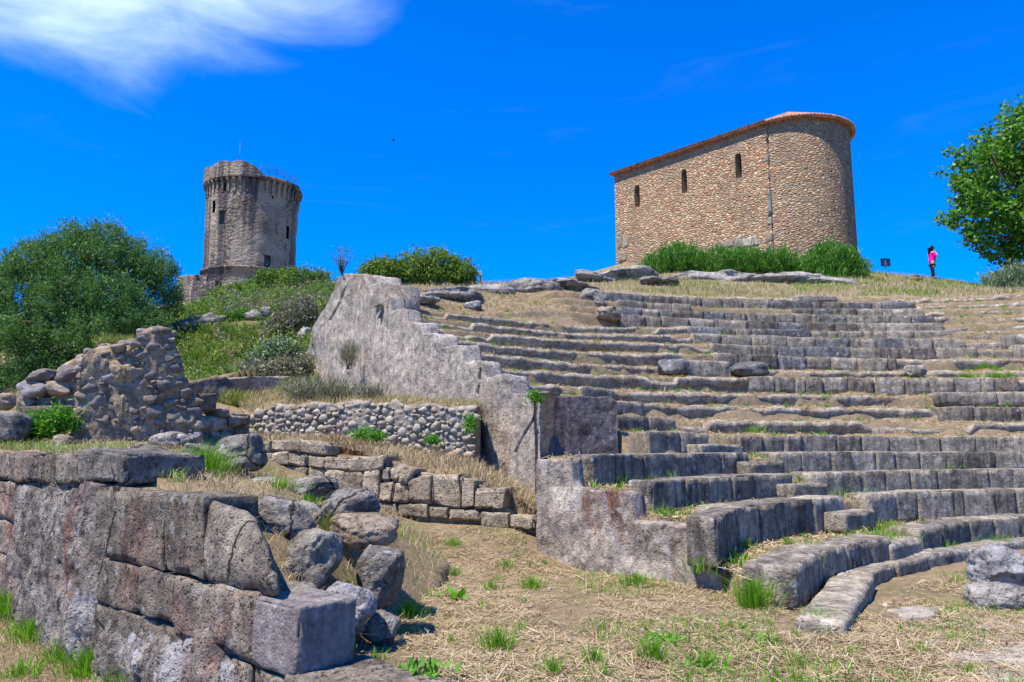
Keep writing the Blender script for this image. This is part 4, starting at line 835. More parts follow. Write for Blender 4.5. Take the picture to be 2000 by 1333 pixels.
# flagstones in the orchestra floor
def flag(pts, z, label):
    top = [onz(x, y, z) for x, y in pts]; c = np.mean(top, 0); n = len(top); V = []; Fc = []
    ring = []
    for i in range(n):
        for q in np.linspace(0, 1, 8)[:-1]:
            p = top[i] * (1 - q) + top[(i + 1) % n] * q; ring.append(p + (p - c) * .10 * rng.normal())
    ring = np.array(ring); m = len(ring); rows = [ring + [0, 0, -.08]]
    for f in (1, .94, .7, .4, .15): rows.append(c + (ring - c) * f + [0, 0, 0 if f < 1 else -.015])
    V = np.vstack(rows); V[m:, 2] += .012 * fbm(V[m:], 3, 3)
    Fc = [(r * m + i, r * m + (i + 1) % m, (r + 1) * m + (i + 1) % m, (r + 1) * m + i) for r in range(len(rows) - 1) for i in range(m)] + [tuple(range((len(rows) - 1) * m, len(rows) * m))]
    obj('flagstone', V, Fc, MAT['paving'], label=label, cat='flagstone', group='flagstones in the orchestra floor')
flag([(1742, 1192), (1800, 1183), (1835, 1192), (1815, 1206), (1765, 1207)], .03, 'small flat flagstone half covered by straw beyond the large worn one')
flag([(1790, 1256), (1860, 1222), (2000, 1206), (2140, 1222), (2180, 1300), (2100, 1370), (1950, 1360), (1850, 1318)], .022, 'large worn pale flagstone at the lower right corner')
# outcrops on the crest
for i, (x0, y0, x1, y1, Y, mat, lab, dr, tl) in enumerate([
 (1165, 520, 1270, 555, 39, 'rock', 'dark lichened outcrop at the left foot of the chapel', 1., 3), (1125, 532, 1190, 556, 38, 'rock', 'grey outcrop left of the chapel corner', 1.2, -8),
 (1250, 540, 1320, 562, 36, 'rock', 'small grey outcrop below the chapel wall', 1.2, 0), (1310, 536, 1500, 582, 36, 'rock', 'long smooth grey bedrock hump below the hedge, left part', 1.6, 0),
 (1450, 540, 1650, 588, 35, 'rock', 'long smooth grey bedrock hump below the hedge, right part', 1.6, 0), (1080, 548, 1160, 572, 34, 'boulder_dark', 'dark low outcrop at the top of the straw slope', 1.3, -6),
 (1000, 544, 1102, 582, 32.5, 'boulder_dark', 'dark crumbling rock band on the crest', .6, 0), (905, 556, 1010, 578, 31, 'rock', 'low grey rock ledge on the crest left of the dark band', .6, 0),
 (820, 562, 950, 592, 27.5, 'rock', 'flat grey outcrop below the round bushes', .9, -3), (760, 572, 850, 600, 25, 'rock', 'flat grey outcrop beside the top of the retaining wall', .9, 0),
 (905, 588, 940, 612, 22.5, 'boulder_white', 'small pale block on the slope above the terraces', 1, 0), (1132, 566, 1186, 606, 26.5, 'rock', 'pale broken rock end of the topmost seat rows', 1.4, 0), (1165, 598, 1210, 628, 24.2, 'boulder_brown', 'brown broken rock under the left end of the upper seats', .9, 0),
 (318, 618, 430, 660, 30, 'rock', 'grey outcrop high on the green slope', .6, 12), (480, 602, 530, 632, 30, 'rock', 'small grey outcrop on the green slope', .7, 10), (582, 640, 612, 672, 25, 'rock', 'small boulder by the retaining wall on the green slope', 1, 0), (1768, 537, 1800, 552, 38, 'boulder_brown', 'low reddish stone heap on the grass crest near the sign', .8, 0)]):
    ys_ = np.linspace(19, 47, 500); xs_ = ((x0 + x1) / 2 - 1000) / F * ys_ * 1.03; zs_ = hill(xs_, ys_) - H; yy_ = 666.5 - F * (-ys_ * math.sin(PITCH) + zs_ * math.cos(PITCH)) / (ys_ * math.cos(PITCH) + zs_ * math.sin(PITCH))
    rr_2 = np.hypot(xs_ - CX, ys_ - CY); ok_ = (yy_ < y1 - .28 * (y1 - y0)) & ((rr_2 > 21.5) | (np.arctan2(ys_ - CY, xs_ - CX) > tleft(rr_2)))
    if ok_.any() and x0 < 1650 and x1 - x0 < 150: Y = float(ys_[ok_][0]) if abs(float(ys_[ok_][0]) - Y) < 12 else Y
    loose(x0, y0, x1, y1, Y, mat, lab, tl, dr, name='rock_outcrop', cat='rock', seed=600 + i, e=2.6, cuts=14, amp=.22)

# ================================================================== chapel
ZB = [float(P(1506, 246, 40.)[2]) - .35]
def masonry(name, cols, mortar, sc=(4.3, 4.3, 8.4), mw=.045, band=None):
    m, t, b = new_mat(name); p = pos(t); w = noise(t, p, 2.5, 4, .6)
    cmbv = N(t, 'ShaderNodeMix', data_type='VECTOR'); cmbv.inputs[0].default_value = .06; LK(t, p, cmbv.inputs[4])
    nn = N(t, 'ShaderNodeTexNoise', i_Scale=3., i_Detail=3); LK(t, p, nn.inputs[0]); LK(t, nn.outputs['Color'], cmbv.inputs[5])
    pv = scaled(t, cmbv.outputs[1], sc)
    v = N(t, 'ShaderNodeTexVoronoi', i_Scale=1.0, feature='F1'); LK(t, pv, v.inputs[0])
    ve = N(t, 'ShaderNodeTexVoronoi', i_Scale=1.0, feature='DISTANCE_TO_EDGE'); LK(t, pv, ve.inputs[0])
    s = N(t, 'ShaderNodeSeparateColor'); LK(t, v.outputs['Color'], s.inputs[0])
    col = ramp(t, s.outputs[0], [(i / (len(cols) - 1), c) for i, c in enumerate(cols)], 'CONSTANT')
    col = mixc(t, .7, col, ramp(t, noise(t, p, 6, 6, .7), [(.3, g3(.5)), (.5, g3(1)), (.7, g3(1.5))]), 'MULTIPLY')
    col = mixc(t, .8, col, ramp(t, s.outputs[1], [(0, g3(.62)), (1, g3(1.35))]), 'MULTIPLY')
    ed = ramp(t, ve.outputs[0], [(0, g3(1)), (mw, g3(1)), (mw * 2.4, g3(0))])
    col = mixc(t, ed, col, ramp(t, noise(t, p, 1.2, 5, .6), [(.35, tuple(c * .6 for c in mortar)), (.65, mortar)]))
    col = mixc(t, M(t, 'MULTIPLY', mask(t, noise(t, scaled(t, p, (1, 1, .5)), .55, 5, .6), .5, .66), .6), col, (.22, .165, .115))
    sp = N(t, 'ShaderNodeSeparateXYZ'); LK(t, p, sp.inputs[0]); bd = M(t, 'ADD', sp.outputs[2], M(t, 'MULTIPLY', noise(t, p, .9, 4, .6), 1.6)); bm_ = N(t, 'ShaderNodeMapRange'); bm_.inputs[1].default_value = ZB[0]; bm_.inputs[2].default_value = ZB[0] + .5; bm_.inputs[4].default_value = .62; LK(t, bd, bm_.inputs[0])
    col = mixc(t, M(t, 'MULTIPLY', bm_.outputs[0], ramp(t, noise(t, p, 4, 4, .6), [(.35, g3(.45)), (.6, g3(1))])), col, (.26, .195, .14))
    col = mixc(t, 1., col, (1.12, 1.08, 1.02), 'MULTIPLY')
    LK(t, col, b.inputs['Base Color'])
    h = ramp(t, ve.outputs[0], [(0, g3(0)), (.35, g3(1))]); bump(t, b, M(t, 'ADD', h, M(t, 'MULTIPLY', noise(t, p, 9, 5, .7), .5)), .9, .09); return m
MAT['chapel'] = masonry('chapel_masonry', [(0.416, 0.287, 0.172), (0.460, 0.333, 0.207), (0.366, 0.248, 0.151), (0.503, 0.380, 0.248), (0.416, 0.215, 0.134), (0.445, 0.314, 0.189), (0.344, 0.254, 0.172), (0.488, 0.360, 0.230), (0.431, 0.294, 0.178), (0.395, 0.192, 0.119), (0.467, 0.347, 0.219), (0.388, 0.301, 0.219)], (0.308, 0.212, 0.128))
MAT['apse'] = masonry('apse_masonry', [(0.373, 0.258, 0.157), (0.416, 0.301, 0.189), (0.330, 0.228, 0.142), (0.452, 0.340, 0.225), (0.366, 0.188, 0.119), (0.402, 0.287, 0.178), (0.316, 0.241, 0.172), (0.286, 0.235, 0.189), (0.388, 0.267, 0.166), (0.344, 0.235, 0.149)], (0.337, 0.235, 0.142))
MAT['tile'] = simple('terracotta_tiles', (.30, .13, .08), .85, .5, 6)
MAT['tile_old'] = simple('weathered_tiles', (.36, .19, .125), .9, .6, 3)
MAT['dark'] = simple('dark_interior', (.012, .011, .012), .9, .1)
Pc = P(1510, 500, 40.)[:2]; ztop = P(1506, 246, 40.)[2]; r_ = ray(1200, 346); tpl = (ztop - H) / r_[2]; Pl = (np.array([0, 0, H]) + r_ * tpl)[:2]
cu = (Pl - Pc); CL = np.linalg.norm(cu); cu = cu / CL; cv = np.array([-cu[1], cu[0]]); cv = cv if cv[1] > 0 else -cv
zb = 10.0; WDT = 6.6
ch = thing('chapel', [*(Pc + cu * CL / 2 + cv * WDT / 2), zb], 'small stone chapel of mixed rubble with rounded apse and red tile eaves on the hilltop', 'chapel')
def cp(s, w, z): return np.array([*(Pc + cu * s + cv * w), z])
# front wall with three slit windows
def s_at(px):
    r = ray(px, 400); n = np.array([-cu[1], cu[0]]); t = (Pc @ n) / (r[:2] @ n); return float((r[:2] * t - Pc) @ cu)
def z_at(px, py): return float(onplane(px, py, Pc, Pl)[2])
wins = [(s_at(x1), s_at(x0), z_at(xm, yb), z_at(xm, yt)) for x0, x1, xm, yt, yb in ((1239.5, 1250, 1245, 361, 404), (1332.5, 1343.5, 1338, 330, 376), (1439.5, 1452, 1445, 298, 347))]
wins = sorted(wins)
mb = MB(); fr = MB(); se = [0.]
for a, b, *_ in wins: se += [a, b]
se += [CL]
for i in range(len(se) - 1):
    a, b = se[i], se[i + 1]
    if i % 2 == 0: mb.add([cp(a, 0, zb), cp(b, 0, zb), cp(b, 0, ztop), cp(a, 0, ztop)], [(0, 1, 2, 3)])
    else:
        _, _, w0, w1 = wins[i // 2]; mid = (a + b) / 2; wa = w1 - .22
        mb.add([cp(a, 0, zb), cp(b, 0, zb), cp(b, 0, w0), cp(a, 0, w0)], [(0, 1, 2, 3)])
        arc = [(b, wa), (b - (b - a) * .15, w1 - .06), (mid, w1), (a + (b - a) * .15, w1 - .06), (a, wa)]
        mb.add([cp(a, 0, ztop), cp(b, 0, ztop)] + [cp(s, 0, z) for s, z in arc], [tuple(range(7))])
        outl = [(a, w0), (b, w0)] + arc; nn = len(outl)
        mb.add([cp(s, 0, z) for s, z in outl] + [cp(mid + (s - mid) * .6, .55, z) for s, z in outl], [(k, (k + 1) % nn, (k + 1) % nn + nn, k + nn) for k in range(nn)])
mb.add([cp(0, WDT, zb), cp(CL, WDT, zb), cp(CL, WDT, ztop), cp(0, WDT, ztop), cp(CL, 0, zb), cp(CL, 0, ztop), cp(0, 0, zb), cp(0, 0, ztop)], [(0, 1, 2, 3), (1, 4, 5, 2), (6, 0, 3, 7)])
RZ = ztop + 1.25
mb.add([cp(CL, 0, ztop), cp(CL, WDT, ztop), cp(CL, WDT / 2, RZ), cp(0, 0, ztop), cp(0, WDT, ztop), cp(0, WDT / 2, RZ)], [(0, 1, 2), (3, 5, 4)])
mb.obj('wall', MAT['chapel'], parent=ch, smooth=False)
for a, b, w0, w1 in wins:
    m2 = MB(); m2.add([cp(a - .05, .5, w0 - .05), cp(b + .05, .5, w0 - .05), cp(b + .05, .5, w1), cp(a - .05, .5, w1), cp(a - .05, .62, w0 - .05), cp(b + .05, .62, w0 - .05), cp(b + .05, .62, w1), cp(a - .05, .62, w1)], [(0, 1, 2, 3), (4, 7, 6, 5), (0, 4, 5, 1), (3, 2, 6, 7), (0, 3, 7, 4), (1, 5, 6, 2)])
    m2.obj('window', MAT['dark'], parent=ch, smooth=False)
# apse
AR = 2.75; ac = Pc + cv * (AR + .07) + cu * .3
for _ in range(30):                           # radius so that the right edge meets its photo column
    ac = Pc + cv * (AR + .07) + cu * .3; r = ray(1668, 380)[:2]; r = r / np.linalg.norm(r); dd = r[0] * ac[1] - r[1] * ac[0]; AR += (-(AR - dd)) * .5 if False else .3 * ((dd) - AR) * -1 if False else 0
    AR = AR + .4 * (dd - AR) if dd > 0 else AR
na = 72; V = []; aa2 = np.linspace(0, 2 * math.pi, na, endpoint=False)
for z in (zb - .5, ztop): V += [[ac[0] + AR * math.cos(a), ac[1] + AR * math.sin(a), z] for a in aa2]
obj('apse', V, [(i, (i + 1) % na, na + (i + 1) % na, na + i) for i in range(na)], MAT['apse'], parent=ch)
# cornice bands and tiled roofs
mb = MB()
for ov, z0, z1 in ((.06, ztop - .02, ztop + .09), (.13, ztop + .09, ztop + .17)):
    mb.add([cp(.1, -ov, z0), cp(CL + .05, -ov, z0), cp(CL + .05, -ov, z1), cp(.1, -ov, z1), cp(.1, .1, z0), cp(CL + .05, .1, z0), cp(CL + .05, .1, z1), cp(.1, .1, z1)], [(0, 1, 2, 3), (0, 4, 5, 1), (3, 2, 6, 7), (0, 3, 7, 4), (1, 5, 6, 2)])
    Vv = [[ac[0] + (AR + o) * math.cos(a), ac[1] + (AR + o) * math.sin(a), z] for o, z in ((-.05, z0), (ov, z0), (ov, z1), (-.05, z1)) for a in aa2]
    mb.add(Vv, [(k * na + i, k * na + (i + 1) % na, (k + 1) * na + (i + 1) % na, (k + 1) * na + i) for k in range(3) for i in range(na)])
mb.obj('cornice', MAT['tile'], parent=ch, smooth=False)
ns = int(CL / .21) * 6; ss = np.linspace(-.05, CL + .25, ns); Vt = []
EZ = ztop + .18
for q in np.linspace(0, 1, 26):
    w = -.3 + q * (WDT / 2 + .3); z = EZ + q * (RZ + .25 - EZ); st = .045 * ((q * 12.5) % 1 < .12)
    for s in ss: Vt.append(cp(s, w, z + .075 * abs(math.sin(s / .21 * math.pi)) + st))
for q in np.linspace(0, 1, 3)[1:]:
    w = WDT / 2 + q * (WDT / 2 + .42); z = RZ + .25 - q * (RZ + .25 - EZ)
    for s in ss: Vt.append(cp(s, w, z))
f = [tuple(x) for x in grid_faces(28, ns)]
n0 = len(Vt); Vt += [cp(s, -.3, EZ - .05) for s in ss] + [cp(s, .1, EZ - .06) for s in ss]
f += [(i, n0 + i, n0 + i + 1, i + 1) for i in range(ns - 1)] + [(n0 + i, n0 + ns + i, n0 + ns + i + 1, n0 + i + 1) for i in range(ns - 1)]
rf = obj('roof', Vt, f, MAT['tile_old'], parent=ch)
nt2 = int(2 * math.pi * (AR + .4) / .21); nn = nt2 * 6; Vt = []
apz = P(1550, 219, 42.5)[2]
for q in np.linspace(0, 1, 18):
    rr_ = (AR + .33) * (1 - q * .985); z = EZ + (apz - EZ) * q
    for k in range(nn): a = 2 * math.pi * k / nn; Vt.append([ac[0] + rr_ * math.cos(a), ac[1] + rr_ * math.sin(a), z + .085 * (1 - q) * abs(math.sin(k / 6 * math.pi))])
f = [(k * nn + i, k * nn + (i + 1) % nn, (k + 1) * nn + (i + 1) % nn, (k + 1) * nn + i) for k in range(17) for i in range(nn)]
n0 = len(Vt); Vt += [[ac[0] + o * math.cos(2 * math.pi * k / nn), ac[1] + o * math.sin(2 * math.pi * k / nn), EZ - .06] for o in (AR + .33, AR - .1) for k in range(nn)]
f += [(n0 + i, n0 + (i + 1) % nn, (i + 1) % nn, i) for i in range(nn)] + [(n0 + nn + i, n0 + nn + (i + 1) % nn, n0 + (i + 1) % nn, n0 + i) for i in range(nn)]
obj('apse_roof', Vt, f, MAT['tile_old'], parent=ch)
def quoin(x0, y0, x1, y1, mat, off=.035):
    s0, s1 = s_at(x1), s_at(x0); s0 = max(s0, .0 - off); za, zb_ = z_at((x0 + x1) / 2, y1), z_at((x0 + x1) / 2, y0)
    V, Fc = rough_box([cp(s0, -off, za), cp(s1, -off, za), cp(s1, .4, za), cp(s0, .4, za), cp(s0, -off, zb_), cp(s1, -off, zb_), cp(s1, .4, zb_), cp(s0, .4, zb_)], (4, 2, 4), .05, .02, 2., x0 * .1, .05, .02)
    obj('corner_stone', V, Fc, MAT[mat], parent=ch)
for q in [(1499, 369, 1511, 422, 'seat_blue'), (1205, 453, 1214, 486, 'seat_pale'), (1215, 462, 1226, 484, 'poly'), (1206, 492, 1222, 512, 'poly'), (1446, 463, 1478, 483, 'seat_pale'), (1396, 470, 1432, 486, 'poly'), (1432, 463, 1445, 485, 'seat_pale'), (1204, 434, 1210, 452, 'poly'), (1490, 455, 1511, 474, 'poly'), (1497, 424, 1511, 440, 'poly'), (1494, 476, 1511, 496, 'seat_pale'), (1501, 330, 1510, 348, 'poly'), (1498, 300, 1509, 314, 'seat_pale'), (1502, 262, 1508, 275, 'seat_blue')]: quoin(*q)

# ================================================================== tower
MAT['tower'] = stone('tower_plaster', (.20, .165, .135), (.285, .235, .195), (.35, .30, .25), dark=.28, dcol=(.075, .065, .06), pale=.2, pcol=(.38, .34, .29), streak=.0, sc=.28, bmp=1., pits=1.2, var=0)
def tower_mat():
    m, t, b = new_mat('streaked_tower_plaster'); p = pos(t); n = noise(t, p, .35, 7, .65); col = ramp(t, n, [(.3, (.215, .165, .12)), (.5, (.315, .25, .185)), (.7, (.40, .33, .25))])
    col = mixc(t, .8, col, ramp(t, noise(t, p, 2.6, 7, .75), [(.3, g3(.55)), (.5, g3(1)), (.7, g3(1.3))]), 'MULTIPLY')
    v = N(t, 'ShaderNodeTexVoronoi', i_Scale=1.9); LK(t, scaled(t, p, (1, 1, 1.5)), v.inputs[0]); rough_ = mask(t, noise(t, scaled(t, p, (1, 1, .35)), .3, 4, .6), .5, .58)
    col = mixc(t, M(t, 'MULTIPLY', rough_, ramp(t, v.outputs[0], [(.3, g3(0)), (.6, g3(.85))])), col, (.09, .07, .055))
    s = noise(t, scaled(t, p, (.9, .9, .035)), 1., 5, .65); big = noise(t, scaled(t, p, (.28, .28, .05)), 1., 3, .5)
    col = mixc(t, M(t, 'MULTIPLY', mask(t, M(t, 'ADD', M(t, 'MULTIPLY', s, .6), M(t, 'MULTIPLY', big, .4)), .475, .545), .85), col, (.065, .055, .062))
    LK(t, col, b.inputs['Base Color']); bump(t, b, M(t, 'ADD', noise(t, p, 3, 6, .7), M(t, 'MULTIPLY', v.outputs[0], .6)), 1., .25); return m
MAT['tower'] = tower_mat()
TY = 110.; tb = P(486, 560, TY); tc_ = tb[:2]
def tz(py): return P(490, py, TY - 5.8)[2]
tw = thing('watchtower', [*tc_, tz(592)], 'tall round medieval tower with a ragged corbelled top on the left hilltop', 'tower')
def rad_at(px0, px1, py): return np.linalg.norm(P(px1, py, TY) - P(px0, py, TY)) / 2
r_top = rad_at(404, 576, 385) * .985; r_mid = rad_at(398, 570, 520) * .985; r_base = rad_at(388, 578, 580)
Zs = [tz(640), tz(592), tz(545), tz(524)]; Rs = [r_base * 1.1, r_base * 1.02, r_mid * 1.06, r_mid * 1.03]
prof_ = [(tz(640), r_base * 1.08), (tz(592), r_base * 1.02), (tz(560), r_mid * 1.07), (tz(526), r_mid * 1.03), (tz(525.5), r_mid * 1.055), (tz(521.5), r_mid * 1.055), (tz(521), r_mid)]
zrows = np.linspace(tz(520), tz(352), 80); prof_ += [(z, r_mid + (r_top - r_mid) * (z - zrows[0]) / (zrows[-1] - zrows[0])) for z in zrows]
nth = 128; tha = np.linspace(0, 2 * math.pi, nth, endpoint=False); V = []
for z, r in prof_: V += [[tc_[0] + r * math.cos(a), tc_[1] + r * math.sin(a), z] for a in tha]
V = np.array(V); nvv = V - np.array([*tc_, 0]); nvv[:, 2] = 0; V = V + nvv / np.linalg.norm(nvv, axis=1, keepdims=True) * (.10 * fbm(V, .5, 4))[:, None]
vang = math.atan2(-tc_[1], -tc_[0])
def t_ang(px, py):                            # angle on the tower of a photo column
    r = ray(px, py)[:2]; r = r / np.linalg.norm(r); d = r[0] * tc_[1] - r[1] * tc_[0]; d = d / r_mid; return vang + math.asin(max(-1, min(1, d)))
holes = []
for px, y0, y1, wpx in ((437, 414, 441, 12), (520, 497, 523, 13), (441, 358, 377, 8), (532, 362, 384, 6), (560, 427, 454, 7), (421, 392, 415, 5)):
    holes.append((t_ang(px, (y0 + y1) / 2), tz(y1), tz(y0), wpx / F * TY / 2 / r_mid))
fc = []; npf = len(prof_); zc_ = np.array([p[0] for p in prof_])
for k in range(npf - 1):
    for i in range(nth):
        am = tha[i] + math.pi / nth; zm = (zc_[k] + zc_[k + 1]) / 2
        if k > 6 and any(abs((am - a + math.pi) % (2 * math.pi) - math.pi) < hw / max(.35, abs(math.cos(a - vang))) and z0 < zm < z1 for a, z0, z1, hw in holes): continue
        fc.append((k * nth + i, k * nth + (i + 1) % nth, (k + 1) * nth + (i + 1) % nth, (k + 1) * nth + i))
obj('tower_body', V, fc, MAT['tower'], parent=tw)
for a, z0, z1, hw in holes:
    m2 = MB(); hw = hw / max(.35, abs(math.cos(a - vang))) + .05
    def tp(aa, r, z): return [tc_[0] + r * math.cos(aa), tc_[1] + r * math.sin(aa), z]
    q = [(a - hw, z0 - .25), (a + hw, z0 - .25), (a + hw, z1 + .25), (a - hw, z1 + .25)]
    m2.add([tp(x, r_mid - .12, z) for x, z in q] + [tp(x, r_mid - .9, z) for x, z in q], [(4, 5, 6, 7), (0, 1, 5, 4), (1, 2, 6, 5), (2, 3, 7, 6), (3, 0, 4, 7)])
    m2.obj('window', simple('blue_grey_shutter', (.11, .16, .22), .7) if z1 - z0 > 1.6 and abs(a - holes[1][0]) < .01 else (simple('grey_window', (.20, .22, .25), .6) if abs(a - holes[0][0]) < .01 else MAT['dark']), parent=tw, smooth=False)
# corbels carrying the parapet
ncb = 46; cz0, cz1 = tz(378), tz(350); RO = rad_at(402, 586, 360) * .985; mb = MB()
for i in range(ncb):
    a = 2 * math.pi * i / ncb; hw = .42 * math.pi / ncb; P4 = []
    pr = [(r_top - .1, cz0 - .1), (r_top + .12, cz0), (RO - .25, cz1 - .55), (RO, cz1 - .35), (RO, cz1 + .25), (r_top - .1, cz1 + .25)]
    for s in (-1, 1): P4 += [tp(a + s * hw, r, z + rng.uniform(-.04, .04)) for r, z in pr]
    nn = 6; mb.add(P4, [tuple(range(nn)), tuple(range(nn, 2 * nn))[::-1]] + [(k, nn + k, nn + (k + 1) % nn, (k + 1) % nn) for k in range(nn)])
mb.obj('corbels', MAT['tower'], parent=tw, smooth=False)
nb = 240; V = []; top_l = tz(319)
for i in range(nb):
    a = 2 * math.pi * i / nb; da = (a - vang + math.pi) % (2 * math.pi) - math.pi; e = float(fbm(np.array([[a * 2.5, 0, 0]]), 1, 4)[0])
    # the parapet still stands high on the viewer's left
    hi = 1 / (1 + math.exp((da - .12) * 24)) if da > -2.2 else 0
    hi = min(hi, 1.0) * (1 if da > -1.3 else max(0, 1 + (da + 1.3) * 1.3))
    zt = cz1 + .55 + .3 * e + hi * (top_l - cz1 - .7 + .35 * e)
    if da > 1.25: zt -= .5 + .5 * abs(e)
    for r, z in ((r_top - .5, cz1), (RO + .08, cz1), (RO + .10, cz1 + .25), (RO + .02, zt), (RO - .55, zt + .1 * e), (RO - .6, cz1)): V.append(tp(a, r, z))
fc = [(i * 6 + k, ((i + 1) % nb) * 6 + k, ((i + 1) % nb) * 6 + k + 1, i * 6 + k + 1) for i in range(nb) for k in range(5)]
obj('parapet', V, fc, MAT['tower'], parent=tw, smooth=False)
mb = MB(); al_ = np.linspace(vang + .12, vang + 1.25, 26)
for hgt in (.45, .85, 1.25): mb.tube([tp(a, RO - .5, cz1 + .8 + hgt) for a in al_], .035, 5)
for a in al_[::4]: mb.tube([tp(a, RO - .5, cz1 + .4), tp(a, RO - .5, cz1 + 2.05)], .045, 5)
mb.obj('railing', simple('rusty_rail', (.10, .085, .08), .6), parent=tw)
a_ = P(467, 316, TY - 2); mb = MB(); mb.tube([a_ - [0, 0, 1.5], a_ + [0, 0, .8], [a_[0], a_[1], P(467, 279, TY - 2)[2]]], [.06, .05, .035], 6); mb.obj('antenna', simple('antenna_metal', (.12, .12, .13), .5), parent=tw)
# castle wall beside it
cwv = thing('castle_wall', P(370, 590, 106), 'ruined brown wall stub left of the tower, two standing pieces', 'wall')
A, B = P(345, 560, 108), P(400, 560, 104)
V, Fc = strip(A, B, [(346, 560), (347, 540), (360, 537), (383, 537), (384, 548), (389, 550), (390, 539), (396, 538), (402, 540)], [(346, 620), (402, 620)], 1.5, 60, 20, .15, .5, zmode=False)
obj('wall_body', V, Fc, MAT['tower'], parent=cwv)
A, B = P(384, 560, 103), P(420, 560, 102); V, Fc = strip(A, B, [(384, 596), (392, 560), (398, 552), (420, 548)], [(384, 620), (420, 620)], 1.2, 30, 16, .12, .6); obj('sloping_foot', V, Fc, MAT['tower'], parent=cwv)

# ================================================================== vegetation
vr = np.random.default_rng(21)
def unit(v): return v / (np.linalg.norm(v, axis=1, keepdims=True) + 1e-9)
def leaves(Pt, l, w, bias=None, bw=.0, flat=0.):
    n = len(Pt); a = unit(vr.normal(size=(n, 3))); 
    if bias is not None: a = unit(a * (1 - bw) + bias * bw)
    q = vr.normal(size=(n, 3)); b = unit(np.cross(a, q))
    if flat: up = np.tile([0, 0, 1.], (n, 1)); b = unit(b * (1 - flat) + unit(np.cross(a, up)) * flat)
    s = vr.uniform(.65, 1.35, (n, 1)); a = a * l * s / 2; b = b * w * s / 2
    V = np.stack([Pt - a, Pt + b * .9, Pt + a, Pt - b * .9], 1).reshape(-1, 3); return V, np.arange(4 * n).reshape(-1, 4)
def lobes_px(lb, dep=1.):                     # photo ellipses (column, row, half width, half height, distance) -> solid ellipsoids
    out = []
    for (x, y, rx, ry, Y) in lb:
        c = P(x, y, Y); sx = np.linalg.norm(P(x + rx, y, Y) - c); sz = np.linalg.norm(P(x, y - ry, Y) - c); out.append((c, np.array([sx, (sx + sz) / 2 * dep, sz])))
    return out
def foliage(lobes, nclump, per, csz, l, w, bw=.35, up=.5, shell=.45, rag=.16, sq=.75):
    vol = np.array([np.prod(r) ** (2 / 3) for _, r in lobes]); pr = vol / vol.sum(); pts = []; bs = []
    for c, r in lobes:
        k = max(2, int(nclump * np.prod(r) ** (2 / 3) / vol.sum())); d = unit(vr.normal(size=(k, 3)))
        rad = (shell + (1 - shell) * vr.random((k, 1)) ** .5) * (1 + rag * fbm(d * 2 + c, 1.2, 3)[:, None] + rag * .6 * vr.normal(size=(k, 1)))
        cc = c + d * r * rad; m = vr.poisson(per, k); idx = np.repeat(np.arange(k), m); g = vr.normal(size=(len(idx), 3)) * csz * np.array([1, 1, sq]) * vr.uniform(.6, 1.3, (k, 1))[idx]
        pts.append(cc[idx] + g); bs.append(unit(d[idx] * .7 + np.array([0, 0, up]) + vr.normal(size=(len(idx), 3)) * .2))
    Pt = np.vstack(pts); B = np.vstack(bs); return leaves(Pt, l, w, B, bw)
def tree(name, base, lobes, trunk_r, fol, mat, label, cat, group=None, limbs=14, forks=1):
    t = thing(name, base, label, cat, group)
    V, Fc = foliage(lobes, **fol); obj('crown', V, Fc, mat, parent=t, smooth=False)
    mb = MB(); ctr = np.mean([c for c, _ in lobes], 0)
    for f in range(forks):
        b0 = np.array(base, float) + [vr.normal() * trunk_r * 2 * (forks > 1), vr.normal() * trunk_r * 2 * (forks > 1), -.2]; mid = b0 * .45 + ctr * .55 + vr.normal(size=3) * .2
        mb.tube([b0, b0 * .7 + mid * .3 + vr.normal(size=3) * .05, mid], [trunk_r, trunk_r * .8, trunk_r * .55], 9)
        for i in range(limbs // forks):
            c, r = lobes[(i * forks + f) % len(lobes)]; e = c + unit(vr.normal(size=(1, 3)))[0] * r * .75; m2 = mid * .5 + e * .5 + vr.normal(size=3) * .15 + [0, 0, .1]
            mb.tube([mid, m2, e], [trunk_r * .4, trunk_r * .2, trunk_r * .06], 6)
    mb.obj('trunk', MAT['bark'], parent=t); return t
tree('olive_tree', [P(150, 800, 26.5)[0], 26.5, hz(P(150, 800, 26.5)[0], 26.5)], lobes_px([(190, 545, 105, 100, 26), (80, 585, 90, 115, 26), (285, 580, 58, 85, 26.5), (130, 505, 85, 45, 26), (20, 600, 70, 90, 26), (250, 515, 60, 50, 26.5), (30, 690, 90, 80, 25.5), (150, 670, 120, 85, 25.5), (260, 640, 70, 60, 26), (205, 480, 44, 46, 26), (160, 470, 34, 30, 26), (300, 525, 36, 34, 26.2), (60, 520, 44, 50, 26), (325, 560, 26, 40, 26.4), (225, 575, 50, 44, 24.6), (130, 580, 56, 48, 24.6), (60, 640, 50, 50, 24.4), (190, 650, 56, 44, 24.3), (280, 640, 44, 50, 25), (100, 740, 120, 50, 25.5), (-70, 620, 80, 130, 26.5)], 1.1),
     .28, dict(nclump=2700, per=66, csz=.125, l=.13, w=.034, bw=.45, up=.7, shell=.45, rag=.15, sq=1.25), MAT['olive'], 'broad feathery blue green tree behind the ruins at the left', 'tree', limbs=26, forks=3)
